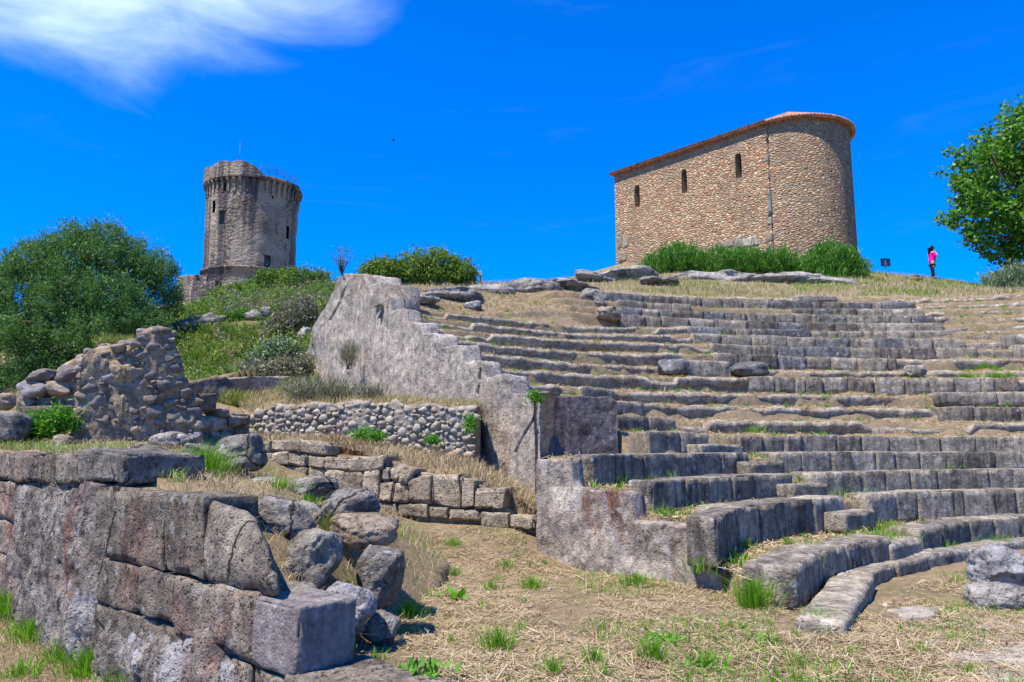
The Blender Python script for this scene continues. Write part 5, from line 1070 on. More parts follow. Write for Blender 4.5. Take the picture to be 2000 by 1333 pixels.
tree('shade_tree', [P(2090, 590, 37)[0], 37, hz(P(2090, 590, 37)[0], 37)], lobes_px([(1955, 285, 60, 50, 36.5), (1905, 330, 55, 50, 36.5), (1915, 415, 70, 50, 36), (1990, 370, 100, 110, 37), (1955, 470, 60, 38, 36.5), (2090, 350, 120, 140, 37.5), (1985, 505, 32, 28, 36.5), (1985, 245, 45, 34, 37), (1870, 370, 28, 20, 36), (2060, 480, 80, 50, 37), (1912, 460, 30, 26, 36.2)], 1.1),
     .3, dict(nclump=900, per=30, csz=.20, l=.22, w=.16, bw=.3, up=.4, shell=.3, rag=.22, sq=.8), MAT['oak'], 'leafy bright green tree cut by the right edge of the photo', 'tree', limbs=26)
def shrub(name, lb, Y, fol, mat, label, cat='shrub', group=None, dep=1., stems=10):
    lobes = lobes_px([(x, y, rx, ry, Y + dy) for x, y, rx, ry, dy in lb], dep); c = np.mean([q for q, _ in lobes], 0); zb_ = min(q[2] - r[2] for q, r in lobes)
    t = thing(name, [c[0], c[1], zb_], label, cat, group); V, Fc = foliage(lobes, **fol); obj('foliage', V, Fc, MAT[mat], parent=t, smooth=False)
    mb = MB()
    for i in range(stems):
        q, r = lobes[i % len(lobes)]; b0 = np.array([q[0] + vr.normal() * r[0] * .15, q[1], zb_ - min(.1, .3 * float(r[2]))]); e = q + vr.normal(size=3) * r * .35; kr = min(1., float(r[0]) / .8); mb.tube([b0, (b0 + e) / 2 + vr.normal(size=3) * .05 * kr, e], [.04 * kr, .03 * kr, .012 * kr], 5)
    mb.obj('stem', MAT['bark'], parent=t); return t
ros = lambda n: dict(nclump=n, per=38, csz=.12, l=.20, w=.045, bw=.62, up=1.6, shell=.35, rag=.12, sq=1.5)
shrub('rosemary_shrub', [(1285, 520, 32, 22, 0), (1325, 508, 48, 30, 0), (1360, 515, 30, 24, 0)], 38.3, ros(330), 'rosemary', 'dark green hedge shrub at the left end of the chapel hedge', group='shrubs along the chapel wall')
shrub('rosemary_shrub', [(1405, 513, 45, 27, 0), (1460, 513, 50, 27, 0), (1515, 517, 48, 27, 0), (1545, 525, 26, 20, 0)], 38.0, ros(480), 'rosemary', 'long low green hedge shrub in the middle of the chapel wall foot', group='shrubs along the chapel wall')
shrub('rosemary_shrub', [(1620, 508, 42, 32, 0), (1660, 520, 38, 28, 0), (1590, 525, 32, 24, 0), (1630, 532, 50, 18, -.3)], 37.2, ros(460), 'rosemary', 'tall bushy green shrub in front of the apse at the right hedge end', group='shrubs along the chapel wall')
shrub('rosemary_shrub', [(1945, 552, 26, 18, 0), (1985, 545, 35, 26, 0), (2040, 545, 50, 32, 0), (1975, 565, 30, 12, 0)], 34.5, ros(330), 'silverbush', 'pale green spiky shrub under the leafy tree at the right edge')
maq = lambda n: dict(nclump=n, per=34, csz=.13, l=.13, w=.06, bw=.4, up=.8, shell=.4, rag=.13, sq=.9)
shrub('round_bush', [(738, 538, 36, 28, 0), (755, 530, 30, 22, 0), (720, 548, 18, 20, 0)], 28.5, maq(260), 'maquis', 'smaller dark green bush beside the top of the retaining wall', group='bushes on the crest')
shrub('round_bush', [(815, 528, 42, 34, 0), (855, 525, 52, 34, 0), (900, 535, 36, 26, 0), (850, 542, 80, 20, 0)], 29, maq(520), 'maquis', 'larger rounded bush with yellow green top, left of the small post', group='bushes on the crest')
for i, (lb, Y, mat, lab) in enumerate([
 ([(520, 550, 22, 24, 0), (545, 548, 22, 22, 0)], 40, 'maquis', 'bright green bush directly below the tower door'),
 ([(585, 550, 34, 26, 0), (622, 552, 24, 24, 0)], 36, 'maquis', 'dense green bush at the right end of the tower slope, beside the retaining wall'),
 ([(480, 566, 40, 16, 0), (440, 576, 34, 14, 0)], 44, 'maquis', 'low bright green thicket at the tower foot'),
 ([(470, 628, 30, 20, 0), (440, 636, 22, 14, 0)], 28, 'rosemary', 'dark green round bush in the middle of the green slope'),
 ([(545, 690, 34, 22, 0), (520, 705, 30, 20, 0)], 23.5, 'silverbush', 'silvery green bush low on the slope near the retaining wall'),
 ([(585, 615, 30, 40, 0), (560, 640, 36, 30, 0)], 25.5, 'greybrush', 'grey dry brush beside the leaning edge of the retaining wall'),
 ([(500, 730, 40, 18, 0), (548, 728, 26, 22, -1), (588, 722, 14, 22, -.2)], 22, 'greybrush', 'dry greyish scrub at the bottom of the green slope')]):
    shrub('slope_bush', lb, Y, maq(190), mat, lab, group='bushes on the green slope')
shrub('bramble_bush', [(75, 832, 40, 22, 0), (115, 822, 26, 22, 0), (45, 850, 28, 14, 0)], 11.2, dict(nclump=160, per=36, csz=.07, l=.08, w=.022, bw=.5, up=.6, shell=.3, rag=.25), 'weed', 'light green trailing bush between the left ruins', stems=14)
shrub('grass_tuft', [(212, 668, 24, 6, 0), (240, 664, 22, 6, 0)], 12.2, dict(nclump=40, per=20, csz=.05, l=.12, w=.012, bw=.6, up=1.4, shell=.3, rag=.3), 'yellowgrass', 'yellowish grass growing on the shoulder of the tall ruin', cat='plant', stems=3)
for (x, y, rx, ry, Y, lab) in [(708, 851, 22, 13, 13.2, 'dark green leafy weed in the middle of the cobble wall'), (918, 830, 9, 16, 12.7, 'green weed at the right end of the cobble wall'), (1044, 776, 9, 8, 12.3, 'small green weed on the top corner of the dark face'), (846, 858, 12, 8, 12.9, 'small pale weed in the right part of the cobble wall'), (735, 852, 14, 9, 13.1, 'small dark weed beside the leafy one in the cobble wall')]:
    shrub('wall_weed', [(x, y, rx, ry, 0)], Y, dict(nclump=34, per=16, csz=.045, l=.05, w=.026, bw=.3, up=.6, shell=.2, rag=.4), 'weed', lab, cat='plant', stems=3)
shrub('dry_weed', [(682, 690, 16, 24, 0)], 18.9, dict(nclump=60, per=16, csz=.08, l=.16, w=.012, bw=.7, up=1.8, shell=.2, rag=.3), 'greybrush', 'dry twiggy weed growing on the pale retaining wall face', cat='plant', stems=8)
shrub('dry_brush', [(590, 764, 34, 18, 0), (650, 762, 40, 17, 0.3), (720, 768, 30, 14, .2)], 14.6, dict(nclump=170, per=22, csz=.09, l=.16, w=.014, bw=.6, up=1.2, shell=.25, rag=.3), 'greybrush', 'dry brownish brush along the top of the cobble wall', stems=14)
shrub('dry_brush', [(575, 757, 26, 14, 0), (610, 752, 20, 12, .3), (455, 780, 26, 14, .5)], 15.2, dict(nclump=110, per=24, csz=.08, l=.16, w=.012, bw=.6, up=1.4, shell=.25, rag=.3), 'yellowgrass', 'yellow green grassy brush above the left half of the cobble wall', stems=8)
shrub('dry_brush', [(655, 868, 22, 13, 0), (690, 876, 24, 10, 0)], 12.8, dict(nclump=70, per=20, csz=.06, l=.10, w=.012, bw=.6, up=1.3, shell=.2, rag=.3), 'red_weed', 'reddish dry weeds at the foot of the cobble wall above the long fitted stone', cat='plant', stems=6)
# sapling on the wall top
t = thing('sapling', P(668, 536, 20.6), 'thin almost bare sapling standing on top of the retaining wall', 'sapling'); mb = MB(); b0 = P(668, 538, 20.6)
for i in range(16):
    e = P(668 + vr.normal() * 13, vr.uniform(482, 512), 20.6 + vr.normal() * .2); m_ = b0 * .55 + e * .45 + [0, 0, .12]; mb.tube([b0, m_, e], [.014, .010, .004], 4)
mb.obj('trunk', MAT['bark'], parent=t)
Pt = np.array([P(668 + vr.normal() * 9, vr.uniform(481, 518), 20.6 + vr.normal() * .15) for _ in range(170)]); V, Fc = leaves(Pt, .07, .03); obj('crown', V, Fc, MAT['olive'], parent=t, smooth=False)

# ---- grass and straw
def blades(base, h, w, lean, mat, name, label=None, **kw):
    """curved blades: base (n,3), height (n), lean (n,2)"""
    n = len(base); d = vr.normal(size=(n, 2)); d = d / np.linalg.norm(d, axis=1, keepdims=True); side = np.c_[d, np.zeros(n)] * (w / 2)[:, None]
    L = np.c_[lean, np.zeros(n)]; up = np.array([0, 0, 1.]); hh = h[:, None]
    p0 = base; p1 = base + up * hh * .55 + L * hh * .25; p2 = base + up * hh * (1 - .25 * np.linalg.norm(lean, axis=1)[:, None].clip(0, 2)) + L * hh * .9
    V = np.stack([p0 - side, p0 + side, p1 - side * .8, p1 + side * .8, p2 - side * .12, p2 + side * .12], 1).reshape(-1, 3)
    o = np.arange(n)[:, None] * 6; Fc = np.vstack([o + [0, 1, 3, 2], o + [2, 3, 5, 4]])
    return V, Fc
def tuft_arrays(c, n, h, spread, w=.006):
    r = np.abs(vr.normal(size=n)) * spread * .5; a = vr.uniform(0, 2 * math.pi, n); off = np.c_[r * np.cos(a), r * np.sin(a), np.zeros(n)]
    base = np.array(c) + off; lean = off[:, :2] / max(spread, .02) * .9 + vr.normal(size=(n, 2)) * .28; return base, h * vr.uniform(.45, 1.1, n), np.full(n, w) * vr.uniform(.7, 1.3, n), lean
def ground_pt(px, py):                        # point of the orchestra floor seen at a photo pixel
    z = 0.
    for _ in range(6): q = onz(px, py, z); z = float(floor_z(np.array([q[0]]), np.array([q[1]]))[0])
    return np.array([q[0], q[1], z])
TUFTS = [  # named clumps: column, row of the foot, height m, spread, blades, label
 (972, 1272, .22, .16, 240, 'thick bright green tuft alone on the straw, lower middle'), (1242, 1142, .16, .26, 260, 'wide low green tuft at the foot of the stained bench end'),
 (1472, 1188, .36, .17, 420, 'tallest green tuft, against the end of the lowest bench'), (1600, 1228, .20, .17, 240, 'green tuft hiding the near end of the kerb ring'),
 (800, 1208, .19, .16, 240, 'dark green tuft at the right foot of the tumbled boulders'), (1040, 1150, .17, .16, 170, 'pale green tuft left of the wide one, before the bench end wall'),
 (1080, 1316, .14, .08, 110, 'small tuft near the bottom edge, right of the thick one'), (1278, 1290, .2, .14, 170, 'upright tuft below the broad leaved weed'), (885, 1040, .16, .2, 150, 'bright tuft far back in the straw passage'),
 (890, 1060, .12, .15, 110, 'second smaller tuft in the straw passage, just nearer'), (960, 1082, .13, .12, 90, 'small tuft in the middle of the straw passage'), (988, 1058, .12, .14, 100, 'small tuft near the polygonal wall end'), (1160, 1296, .13, .12, 110, 'leaning small tuft low in the picture between two others'), (1385, 1300, .12, .2, 120, 'low spreading tuft near the bottom edge, right of centre')]
for (px, py, h, sp, n, lab) in TUFTS:
    c = ground_pt(px, py); V, Fc = blades(*tuft_arrays(c, n, h, sp), 'grass', 'x'); obj('grass_tuft', V, Fc, MAT['grass'], label=lab, cat='grass tuft', group='green tufts on the orchestra floor', smooth=False, loc=c)
def low_pt(px, py):
    z = -.4
    for _ in range(8): q = onz(px, py, z); z = float(floor_z(np.array([q[0]]), np.array([q[1]]))[0])
    return np.array([q[0], q[1], z])
for (px, py, h, sp, n, lab) in [(175, 1318, .27, .26, 420, 'bright green tuft at the foot of the rough mortar, nearest the block courses'), (128, 1290, .22, .24, 320, 'bright green tuft left of the nearest one along the wall foot'), (68, 1248, .25, .4, 520, 'broad patch of bright grass along the foot of the foreground wall'), (262, 1345, .25, .26, 380, 'bright green tuft cut by the bottom edge at the wall foot'), (12, 1205, .36, .35, 420, 'tall bright grass at the left edge by the wall foot'), (40, 1320, .15, .3, 160, 'thin grass on the lower path at the left corner')]:
    c = low_pt(px, py); V, Fc = blades(*tuft_arrays(c, n, h, sp, .008), 'grass', 'x'); obj('grass_tuft', V, Fc, MAT['grass'], label=lab, cat='grass tuft', group='grass along the wall foot', smooth=False, loc=c)
for (px, py, Y, h, sp, n, lab) in [(400, 945, 7.9, .36, .3, 460, 'tall fresh grass clump on the ledge right of the dark end block'), (545, 952, 7.5, .14, .25, 170, 'low fresh grass beside the flat pale boulder'), (600, 985, 7.3, .13, .14, 110, 'small fresh tuft above the dark oval boulder'), (640, 1010, 6.9, .26, .12, 120, 'thin tall dry tuft between the boulders'), (285, 955, 7.2, .1, .08, 60, 'tiny tuft on the edge of the foreground wall'), (505, 885, 9, .1, .2, 90, 'thin grass behind the large dark boulder')]:
    p = P(px, py, Y); z = float(emb(np.array([p[0]]), np.array([p[1]]))[0]); c = np.array([p[0], p[1], z - .01]); V, Fc = blades(*tuft_arrays(c, n, h, sp), 'grass', 'x'); obj('grass_tuft', V, Fc, MAT['grass' if 'dry' not in lab else 'yellowgrass'], label=lab, cat='grass tuft', group='tufts on the boulder ledge', smooth=False, loc=c)
# broad leaved weeds
for (px, py, n, l, lab) in [(872, 1165, 22, .10, 'low broad leaved weed beside the plantain'), (893, 1172, 9, .20, 'upright plantain with long pointed leaves'), (1292, 1255, 60, .10, 'bushy broad leaved weed right of centre on the straw'), (820, 1318, 60, .10, 'broad leaved weed patch by the bottom edge'), (1375, 1305, 50, .09, 'flat broad leaved weed near the bottom edge, right'), (1480, 1255, 24, .09, 'small broad leaved weed between the tall tuft and the bottom edge')]:
    c = ground_pt(px, py); d = unit(vr.normal(size=(n, 3)) * [1, 1, .3] + [0, 0, .55]); sp = .02 if l > .15 else .10
    Pt = c + np.c_[vr.normal(size=(n, 2)) * sp, np.abs(vr.normal(size=n)) * .02] + d * l * .4; V, Fc = leaves(Pt, l, l * .3, d, .95, .6); obj('broadleaf_weed', V, Fc, MAT['weed'], label=lab, cat='weed', group='broad leaved weeds on the straw', smooth=False, loc=c)
# scattered grass, as ground cover
def scatter_floor(n):
    Y = 4.2 + 8.6 * vr.random(n) ** 1.35; X = vr.uniform(-.32, .86, n) * Y; rad = np.hypot(X - CX, Y - CY)
    ok = (wdist(X, Y) > .62) & ((rad < 8.95) | ((X < .2) & (Y < 11.2)) | ((Y - EA[1]) * (EB[0] - EA[0]) - (X - EA[0]) * (EB[1] - EA[1]) > .06) & (Y < 11.2)) & (X > -1.15 + .0 * Y)
    X, Y = X[ok], Y[ok]; return X, Y, floor_z(X, Y)
X, Y, Z = scatter_floor(420); tb_ = [[], [], [], []]
for x, y, z in list(zip(X, Y, Z))[:150]:
    for l_, v in zip(tb_, tuft_arrays([x, y, z], int(vr.integers(12, 50)), vr.uniform(.04, .12), vr.uniform(.04, .14), .005)): l_.append(v)
V, Fc = blades(np.vstack(tb_[0]), np.concatenate(tb_[1]), np.concatenate(tb_[2]), np.vstack(tb_[3]), 'grass', ''); obj('floor_sprouts', V, Fc, MAT['grass'], kind='stuff', label='little green sprouts in the straw', smooth=False)
X, Y, Z = scatter_floor(42000); g_ = fbm(np.c_[X, Y, Z * 0], 1.1, 4) + .75 * np.exp(-((np.hypot(X - CX, Y - CY) - 8.4) / .5) ** 2) * (X > 3.2); k = (g_ > .36) | (vr.random(len(X)) < .02); b = np.c_[X, Y, Z][k]; n = len(b)
V, Fc = blades(b, vr.uniform(.02, .10, n), np.full(n, .006), vr.normal(size=(n, 2)) * .5, 'grass', ''); obj('floor_grass', V, Fc, MAT['grass'], kind='stuff', label='short green grass sprouting through the straw', smooth=False)
X, Y, Z = scatter_floor(230000); k = fbm(np.c_[X, Y, Z * 0], 1.7, 4, .6, 40.) + .35 * vr.normal(size=len(X)) > -.28; X, Y, Z = X[k], Y[k], Z[k]; n = len(X); a = vr.uniform(0, math.pi, n); L = .02 + .16 * vr.random(n) ** 3; w = vr.uniform(.0012, .0032, n); tl = vr.normal(size=n) * .2
d = np.c_[np.cos(a) * np.cos(tl), np.sin(a) * np.cos(tl), np.sin(tl)]; s = np.c_[-np.sin(a), np.cos(a), vr.normal(size=n) * .3] * w[:, None]; c = np.c_[X, Y, Z + .012 + np.abs(np.sin(tl)) * L * .45]
V = np.stack([c - d * L[:, None] / 2 - s, c - d * L[:, None] / 2 + s, c + d * L[:, None] / 2 + s, c + d * L[:, None] / 2 - s], 1).reshape(-1, 3)
obj('dry_straw', V, np.arange(4 * n).reshape(-1, 4), MAT['straw'], kind='stuff', label='dry straw strewn over the orchestra floor', smooth=False)
mb = MB(); D0, F0 = ico(1); X, Y, Z = scatter_floor(1500)
for x, y, z in list(zip(X, Y, Z))[:650]: s_ = .006 + .022 * vr.random() ** 4; mb.add(D0 * (vr.uniform(.7, 1.3, 3) * s_) + [x, y, z + s_ * .3], F0)
mb.obj('gravel', MAT['cobbles'], kind='stuff', label='small pebbles scattered in the straw')
# terraces
n = 150000; rad = vr.uniform(10.0, 25.0, n); t_ = math.radians(60) + (tleft(rad) - math.radians(60)) * vr.random(n)
z = cav(rad, t_); z2 = cav(rad + .06, t_); ok = np.abs(z2 - z) < .05; rad, t_, z = rad[ok], t_[ok], z[ok]; n = len(z); X, Y = CX + rad * np.cos(t_), CY + rad * np.sin(t_)
a = vr.uniform(0, math.pi, n); L = .03 + .13 * vr.random(n) ** 2; w = vr.uniform(.002, .005, n); tl = vr.normal(size=n) * .3
d = np.c_[np.cos(a) * np.cos(tl), np.sin(a) * np.cos(tl), np.sin(tl)]; s = np.c_[-np.sin(a), np.cos(a), vr.normal(size=n) * .6] * w[:, None]; c = np.c_[X, Y, z + .012 + np.abs(np.sin(tl)) * L * .45]
V = np.stack([c - d * L[:, None] / 2 - s, c - d * L[:, None] / 2 + s, c + d * L[:, None] / 2 + s, c + d * L[:, None] / 2 - s], 1).reshape(-1, 3)
obj('terrace_straw', V, np.arange(4 * n).reshape(-1, 4), MAT['straw'], kind='stuff', label='dry straw lying on the seat terraces', smooth=False)
pick = vr.permutation(n)[:760]; bs = [[], [], [], []]
for i in pick:
    q = tuft_arrays([X[i], Y[i], z[i]], int(vr.integers(8, 34)), vr.uniform(.06, .16), vr.uniform(.06, .2), .013)
    for l_, v in zip(bs, q): l_.append(v)
for (px, py, k, m) in [(1930, 722, 11, 8), (1960, 745, 10, 10), (1890, 742, 10, 6), (1660, 975, 3, 3), (1735, 1000, 2, 3), (1480, 840, 6, 2), (1830, 950, 4, 3), (1680, 1060, 1, 6), (1850, 1050, 1, 6), (1950, 1050, 1, 6), (1720, 1100, 1, 3), (1580, 1105, 1, 5), (1390, 1020, 2, 3), (1300, 1015, 3, 4), (1240, 1000, 4, 3)]:
    for _ in range(m):
        pxx = px + vr.normal() * 22; xx, yy = on_circle(pxx, RK[k] + .7 + vr.normal() * .08, ZK[k]); tt = math.atan2(yy - CY, xx - CX); rr2 = math.hypot(xx - CX, yy - CY); zz = float(cav(np.array([rr2]), np.array([tt]))[0])
        q = tuft_arrays([xx, yy, zz], 40, vr.uniform(.12, .26), .22, .012 if k > 5 else .008)
        for l_, v in zip(bs, q): l_.append(v)
V, Fc = blades(np.vstack(bs[0]), np.concatenate(bs[1]), np.concatenate(bs[2]), np.vstack(bs[3]), 'grass', ''); obj('terrace_grass', V, Fc, MAT['grass'], kind='stuff', label='green grass sprouting on the seat terraces', smooth=False)
# crest and slope cover
def scatter_hill(n, px0, px1, Y0, Y1):
    Y = vr.uniform(Y0, Y1, n); px = vr.uniform(px0, px1, n); X = (px - 1000) / F * Y; return X, Y, hill(X, Y)
def cover(name, px0, px1, Y0, Y1, n, h, w, mat, label, keep=None, lean=.45):
    X, Y, Z = scatter_hill(n, px0, px1, Y0, Y1); rad = np.hypot(X - CX, Y - CY); tt = np.arctan2(Y - CY, X - CX); front = (X - PA[0]) * (PB[1] - PA[1]) - (Y - PA[1]) * (PB[0] - PA[0])
    ok = ((rad > 25.0) | (tt > tleft(rad)) | ((rad > 21.8) & (tt > T16))); ok &= ~(((X - .43) * 5.52 + (Y - 12.5) * 3.6 < .6) & (X > -7.2) & (Y < 23.5))
    if keep is not None: ok &= fbm(np.c_[X, Y, Z * 0], keep[0], 3, .5, keep[2]) > keep[1]
    b = np.c_[X, Y, Z - .02][ok]; m = len(b); V, Fc = blades(b, h * vr.uniform(.4, 1.2, m), np.full(m, w), vr.normal(size=(m, 2)) * lean, mat, ''); return obj(name, V, Fc, MAT[mat], kind='stuff', label=label, smooth=False)
cover('crest_grass', 1000, 2120, 26, 42, 16000, .24, .02, 'yellowgrass', 'pale dry grass on the hill crest', keep=(.3, -.05, 2.))
cover('crest_green', 1560, 1960, 28, 41, 7000, .2, .02, 'grass', 'fresh green patches in the crest grass', keep=(.45, .0, 6.))
cover('crest_straw', 700, 2120, 18, 42, 22000, .22, .022, 'straw', 'dry straw coloured grass on the hill crest')
cover('slope_grass', 290, 660, 19, 46, 30000, .26, .026, 'yellowgrass', 'yellow green grass covering the slope below the tower', keep=(.5, -.25, 5.), lean=.8)
cover('slope_scrub', 290, 660, 19, 48, 30000, .42, .045, 'maquis', 'green scrub covering the slope below the tower', keep=(.28, -.05, 0.), lean=.7)
cover('slope_brush', 430, 660, 19, 34, 14000, .45, .02, 'greybrush', 'grey dry brush on the slope below the tower', keep=(.3, .12, 9.), lean=.6)
cover('far_slope_grass', 330, 600, 46, 66, 16000, .7, .07, 'maquis', 'bright green growth around the foot of the tower', lean=.6)
for name, mat, n, lab, off in (('slope_undergrowth', 'maquis', 150, 'low green scrub cushions on the slope below the tower', 0.), ('slope_heath', 'yellowgrass', 110, 'yellow green low scrub on the slope below the tower', 3.), ('slope_dead_scrub', 'greybrush', 60, 'grey dead scrub on the slope below the tower', 7.)):
    X, Y, Z = scatter_hill(n * 2, 300 if mat != 'greybrush' else 430, 650, 19.5, 46); ok = ~(((X - .43) * 5.52 + (Y - 12.5) * 3.6 < 2.5) & (X > -8) & (Y < 24)); X, Y, Z = X[ok][:n], Y[ok][:n], Z[ok][:n]
    lb = [(np.array([x, y, z + .1]), np.array([q * 1.3, q * 1.3, q * .75])) for x, y, z, q in zip(X, Y, Z, vr.uniform(.25, .75, len(X)))]
    V, Fc = foliage(lb, n * 8, 18, .10, .14, .05, bw=.4, up=.9, shell=.4, rag=.2); obj(name, V, Fc, MAT[mat], kind='stuff', label=lab, smooth=False)
# ledges on the left
def cover_emb(n):
    al = vr.uniform(0, 13, n); wd = .36 + 6.4 * vr.random(n) ** 1.5; X = WA[0] + WD[0] * al + WN[0] * wd; Y = WA[1] + WD[1] * al + WN[1] * wd; ok = (X < -.85) & (Y < 15); return X[ok], Y[ok], emb(X[ok], Y[ok])
X, Y, Z = cover_emb(16000); k = fbm(np.c_[X, Y, Z * 0], 1.2, 3, .5, 4.) > .02; b = np.c_[X, Y, Z][k]; n = len(b); V, Fc = blades(b, vr.uniform(.04, .17, n), np.full(n, .006), vr.normal(size=(n, 2)) * .5, '', ''); obj('ledge_grass', V, Fc, MAT['grass'], kind='stuff', label='green grass on the boulder ledge', smooth=False)
X, Y, Z = cover_emb(16000); b = np.c_[X, Y, Z]; n = len(b); V, Fc = blades(b, vr.uniform(.04, .16, n), np.full(n, .006), vr.normal(size=(n, 2)) * 1.1, '', ''); obj('ledge_straw', V, Fc, MAT['straw'], kind='stuff', label='dry grass on the boulder ledge', smooth=False)
bs = []; rs_ = []
for f_, b_, n in ((([P(495, 862, 12.95), P(636, 868, 12.5), P(757, 896, 12.1), P(900, 930, 11.7), P(1000, 965, 11.4), P(1046, 1000, 11.3)]), [P(480, 858, 14.6), P(640, 856, 13.9), P(740, 872, 13.55), P(850, 888, 13.3), P(930, 905, 13.2), P(1050, 975, 12.7)], 6000),
                 ([onplane(x, y, CA, CB) + [0, .12, 0] for x, y in ((484, 808), (620, 790), (770, 792), (932, 800))], [P(440, 770, 17.6), P(560, 760, 19), P(720, 778, 17.5), P(940, 797, 14.4)], 9000)):
    f_, b_ = np.array(f_), np.array(b_); u = vr.random(n); v = vr.random(n)[:, None]; L_ = lambda a: np.stack([np.interp(u, np.linspace(0, 1, len(a)), a[:, i]) for i in range(3)], 1); bs.append(L_(f_) * (1 - v) + L_(b_) * v)
b = np.vstack(bs); n = len(b); V, Fc = blades(b, vr.uniform(.05, .22, n), np.full(n, .009), vr.normal(size=(n, 2)) * .8, '', ''); obj('ledge_dry_grass', V, Fc, MAT['straw'], kind='stuff', label='dry grass on the earth ledges above the polygonal and cobble walls', smooth=False)
b = bs[1][vr.random(len(bs[1])) < .14]; n = len(b); V, Fc = blades(b, vr.uniform(.08, .3, n), np.full(n, .012), vr.normal(size=(n, 2)) * .6, '', ''); obj('ledge_green_grass', V, Fc, MAT['yellowgrass'], kind='stuff', label='yellow green grass along the foot of the retaining wall', smooth=False)
# lower path at the left
n = 9000; al = vr.uniform(0, 9, n); wd = -vr.random(n) ** 1.4 * 2.2 + .05; X = WA[0] + WD[0] * al + WN[0] * wd; Y = WA[1] + WD[1] * al + WN[1] * wd; Z = floor_z(X, Y); b = np.c_[X, Y, Z]; V, Fc = blades(b, vr.uniform(.02, .1, n), np.full(n, .006), vr.normal(size=(n, 2)) * 1.2, '', ''); obj('path_straw', V, Fc, MAT['straw'], kind='stuff', label='dry straw on the lower path at the left', smooth=False)

# ================================================================== small things on the crest
# visitor
fp = P(1823, 544, 39.5); fz = hz(fp[0], fp[1]); fp[2] = fz
hp = (H + ray(1823, 484)[2] / ray(1823, 484)[1] * 39.5) - fz; hp = float(np.clip(hp, 1.5, 1.9)); sc_ = hp / 1.66
pe_ = thing('person', fp, 'woman with long dark hair in a magenta top and dark leggings, hand at her face', 'person')
def skin_mesh(name, pts, edges, radii, mat, sub=2, parent=pe_):
    me = bpy.data.meshes.new(name); me.from_pydata([tuple(np.array(p) * sc_) for p in pts], edges, []); o = bpy.data.objects.new(name, me); COL.objects.link(o)
    m = o.modifiers.new('s', 'SKIN'); m.use_smooth_shade = True
    for i, r in enumerate(radii):
        r = r if isinstance(r, tuple) else (r, r); o.data.skin_vertices[0].data[i].radius = (r[0] * sc_, r[1] * sc_); o.data.skin_vertices[0].data[i].use_root = i == 0
    s = o.modifiers.new('u', 'SUBSURF'); s.levels = sub; s.render_levels = sub
    dg = bpy.context.evaluated_depsgraph_get(); ev = o.evaluated_get(dg); me2 = bpy.data.meshes.new_from_object(ev); o.modifiers.clear(); o.data = me2; me2.materials.clear(); me2.materials.append(mat)
    me2.polygons.foreach_set('use_smooth', np.ones(len(me2.polygons), bool)); o.parent = parent; return o
SK = simple('skin', (.50, .29, .21), .6, .08); MG = simple('magenta_knit', (.72, .012, .30), .8, .15, 20); LG = simple('dark_leggings', (.016, .013, .03), .7, .2, 20); HR = simple('dark_hair', (.018, .010, .010), .5, .3, 30); WH = simple('pale_scarf', (.62, .56, .60), .8, .1); SH = simple('dark_shoes', (.05, .045, .05), .6, .1)
# she faces right (+x), a step with the rear leg behind, right hand raised to the face
body_pts = [(0, 0, .86), (.01, 0, 1.0), (.03, 0, 1.18), (.02, 0, 1.36), (.03, 0, 1.44), (.05, 0, 1.50), (.055, 0, 1.58), (.03, .10, .82), (.045, .10, .47), (.02, .10, .10), (.10, .10, .04), (-.02, -.10, .82), (-.05, -.11, .48), (.0, -.10, .10), (.08, -.10, .04),
            (.02, -.19, 1.36), (.05, -.23, 1.10), (.20, -.16, 1.24), (.15, -.08, 1.42), (.02, .19, 1.36), (.03, .23, 1.12), (.22, .15, 1.10), (.26, .02, 1.14)]
body_ed = [(0, 1), (1, 2), (2, 3), (3, 4), (4, 5), (5, 6), (0, 7), (7, 8), (8, 9), (9, 10), (0, 11), (11, 12), (12, 13), (13, 14), (3, 15), (15, 16), (16, 17), (17, 18), (3, 19), (19, 20), (20, 21), (21, 22)]
body_r = [(.14, .15), .125, (.13, .14), (.11, .13), .06, .06, (.085, .095), .105, .065, .045, .035, .105, .065, .045, .035, .06, .05, .04, .03, .06, .05, .04, .03]
skin_mesh('body', body_pts, body_ed, body_r, SK)
skin_mesh('top', [(0, 0, .80), (.01, 0, .98), (.04, 0, 1.20), (.02, 0, 1.37), (.02, -.19, 1.36), (.05, -.235, 1.10), (.18, -.17, 1.22), (.02, .19, 1.36), (.03, .235, 1.12), (.20, .16, 1.10)], [(0, 1), (1, 2), (2, 3), (3, 4), (4, 5), (5, 6), (3, 7), (7, 8), (8, 9)], [(.175, .185), (.17, .175), (.175, .17), (.13, .135), .085, .066, .055, .078, .066, .055], MG)
skin_mesh('leggings', [(0, 0, .86), (.02, .08, .74), (.04, .09, .47), (.02, .10, .12), (-.03, -.08, .74), (-.06, -.10, .48), (.0, -.10, .12)], [(0, 1), (1, 2), (2, 3), (0, 4), (4, 5), (5, 6)], [(.16, .165), .115, .08, .056, .115, .08, .056], LG)
skin_mesh('hair', [(.0, 0, 1.62), (.05, 0, 1.66), (-.06, 0, 1.55), (-.09, 0, 1.40), (-.10, 0, 1.28)], [(0, 1), (0, 2), (2, 3), (3, 4)], [(.10, .105), .075, (.085, .10), (.055, .10), (.03, .07)], HR)
skin_mesh('scarf', [(.09, -.05, 1.44), (.10, .04, 1.43), (.12, 0, 1.38)], [(0, 1), (1, 2)], [.04, .04, .03], WH)
for y in (-.10, .10): skin_mesh('shoe', [(-.03, y, .05), (.06, y, .04), (.14, y, .035)], [(0, 1), (1, 2)], [.05, .048, .035], SH, 1)
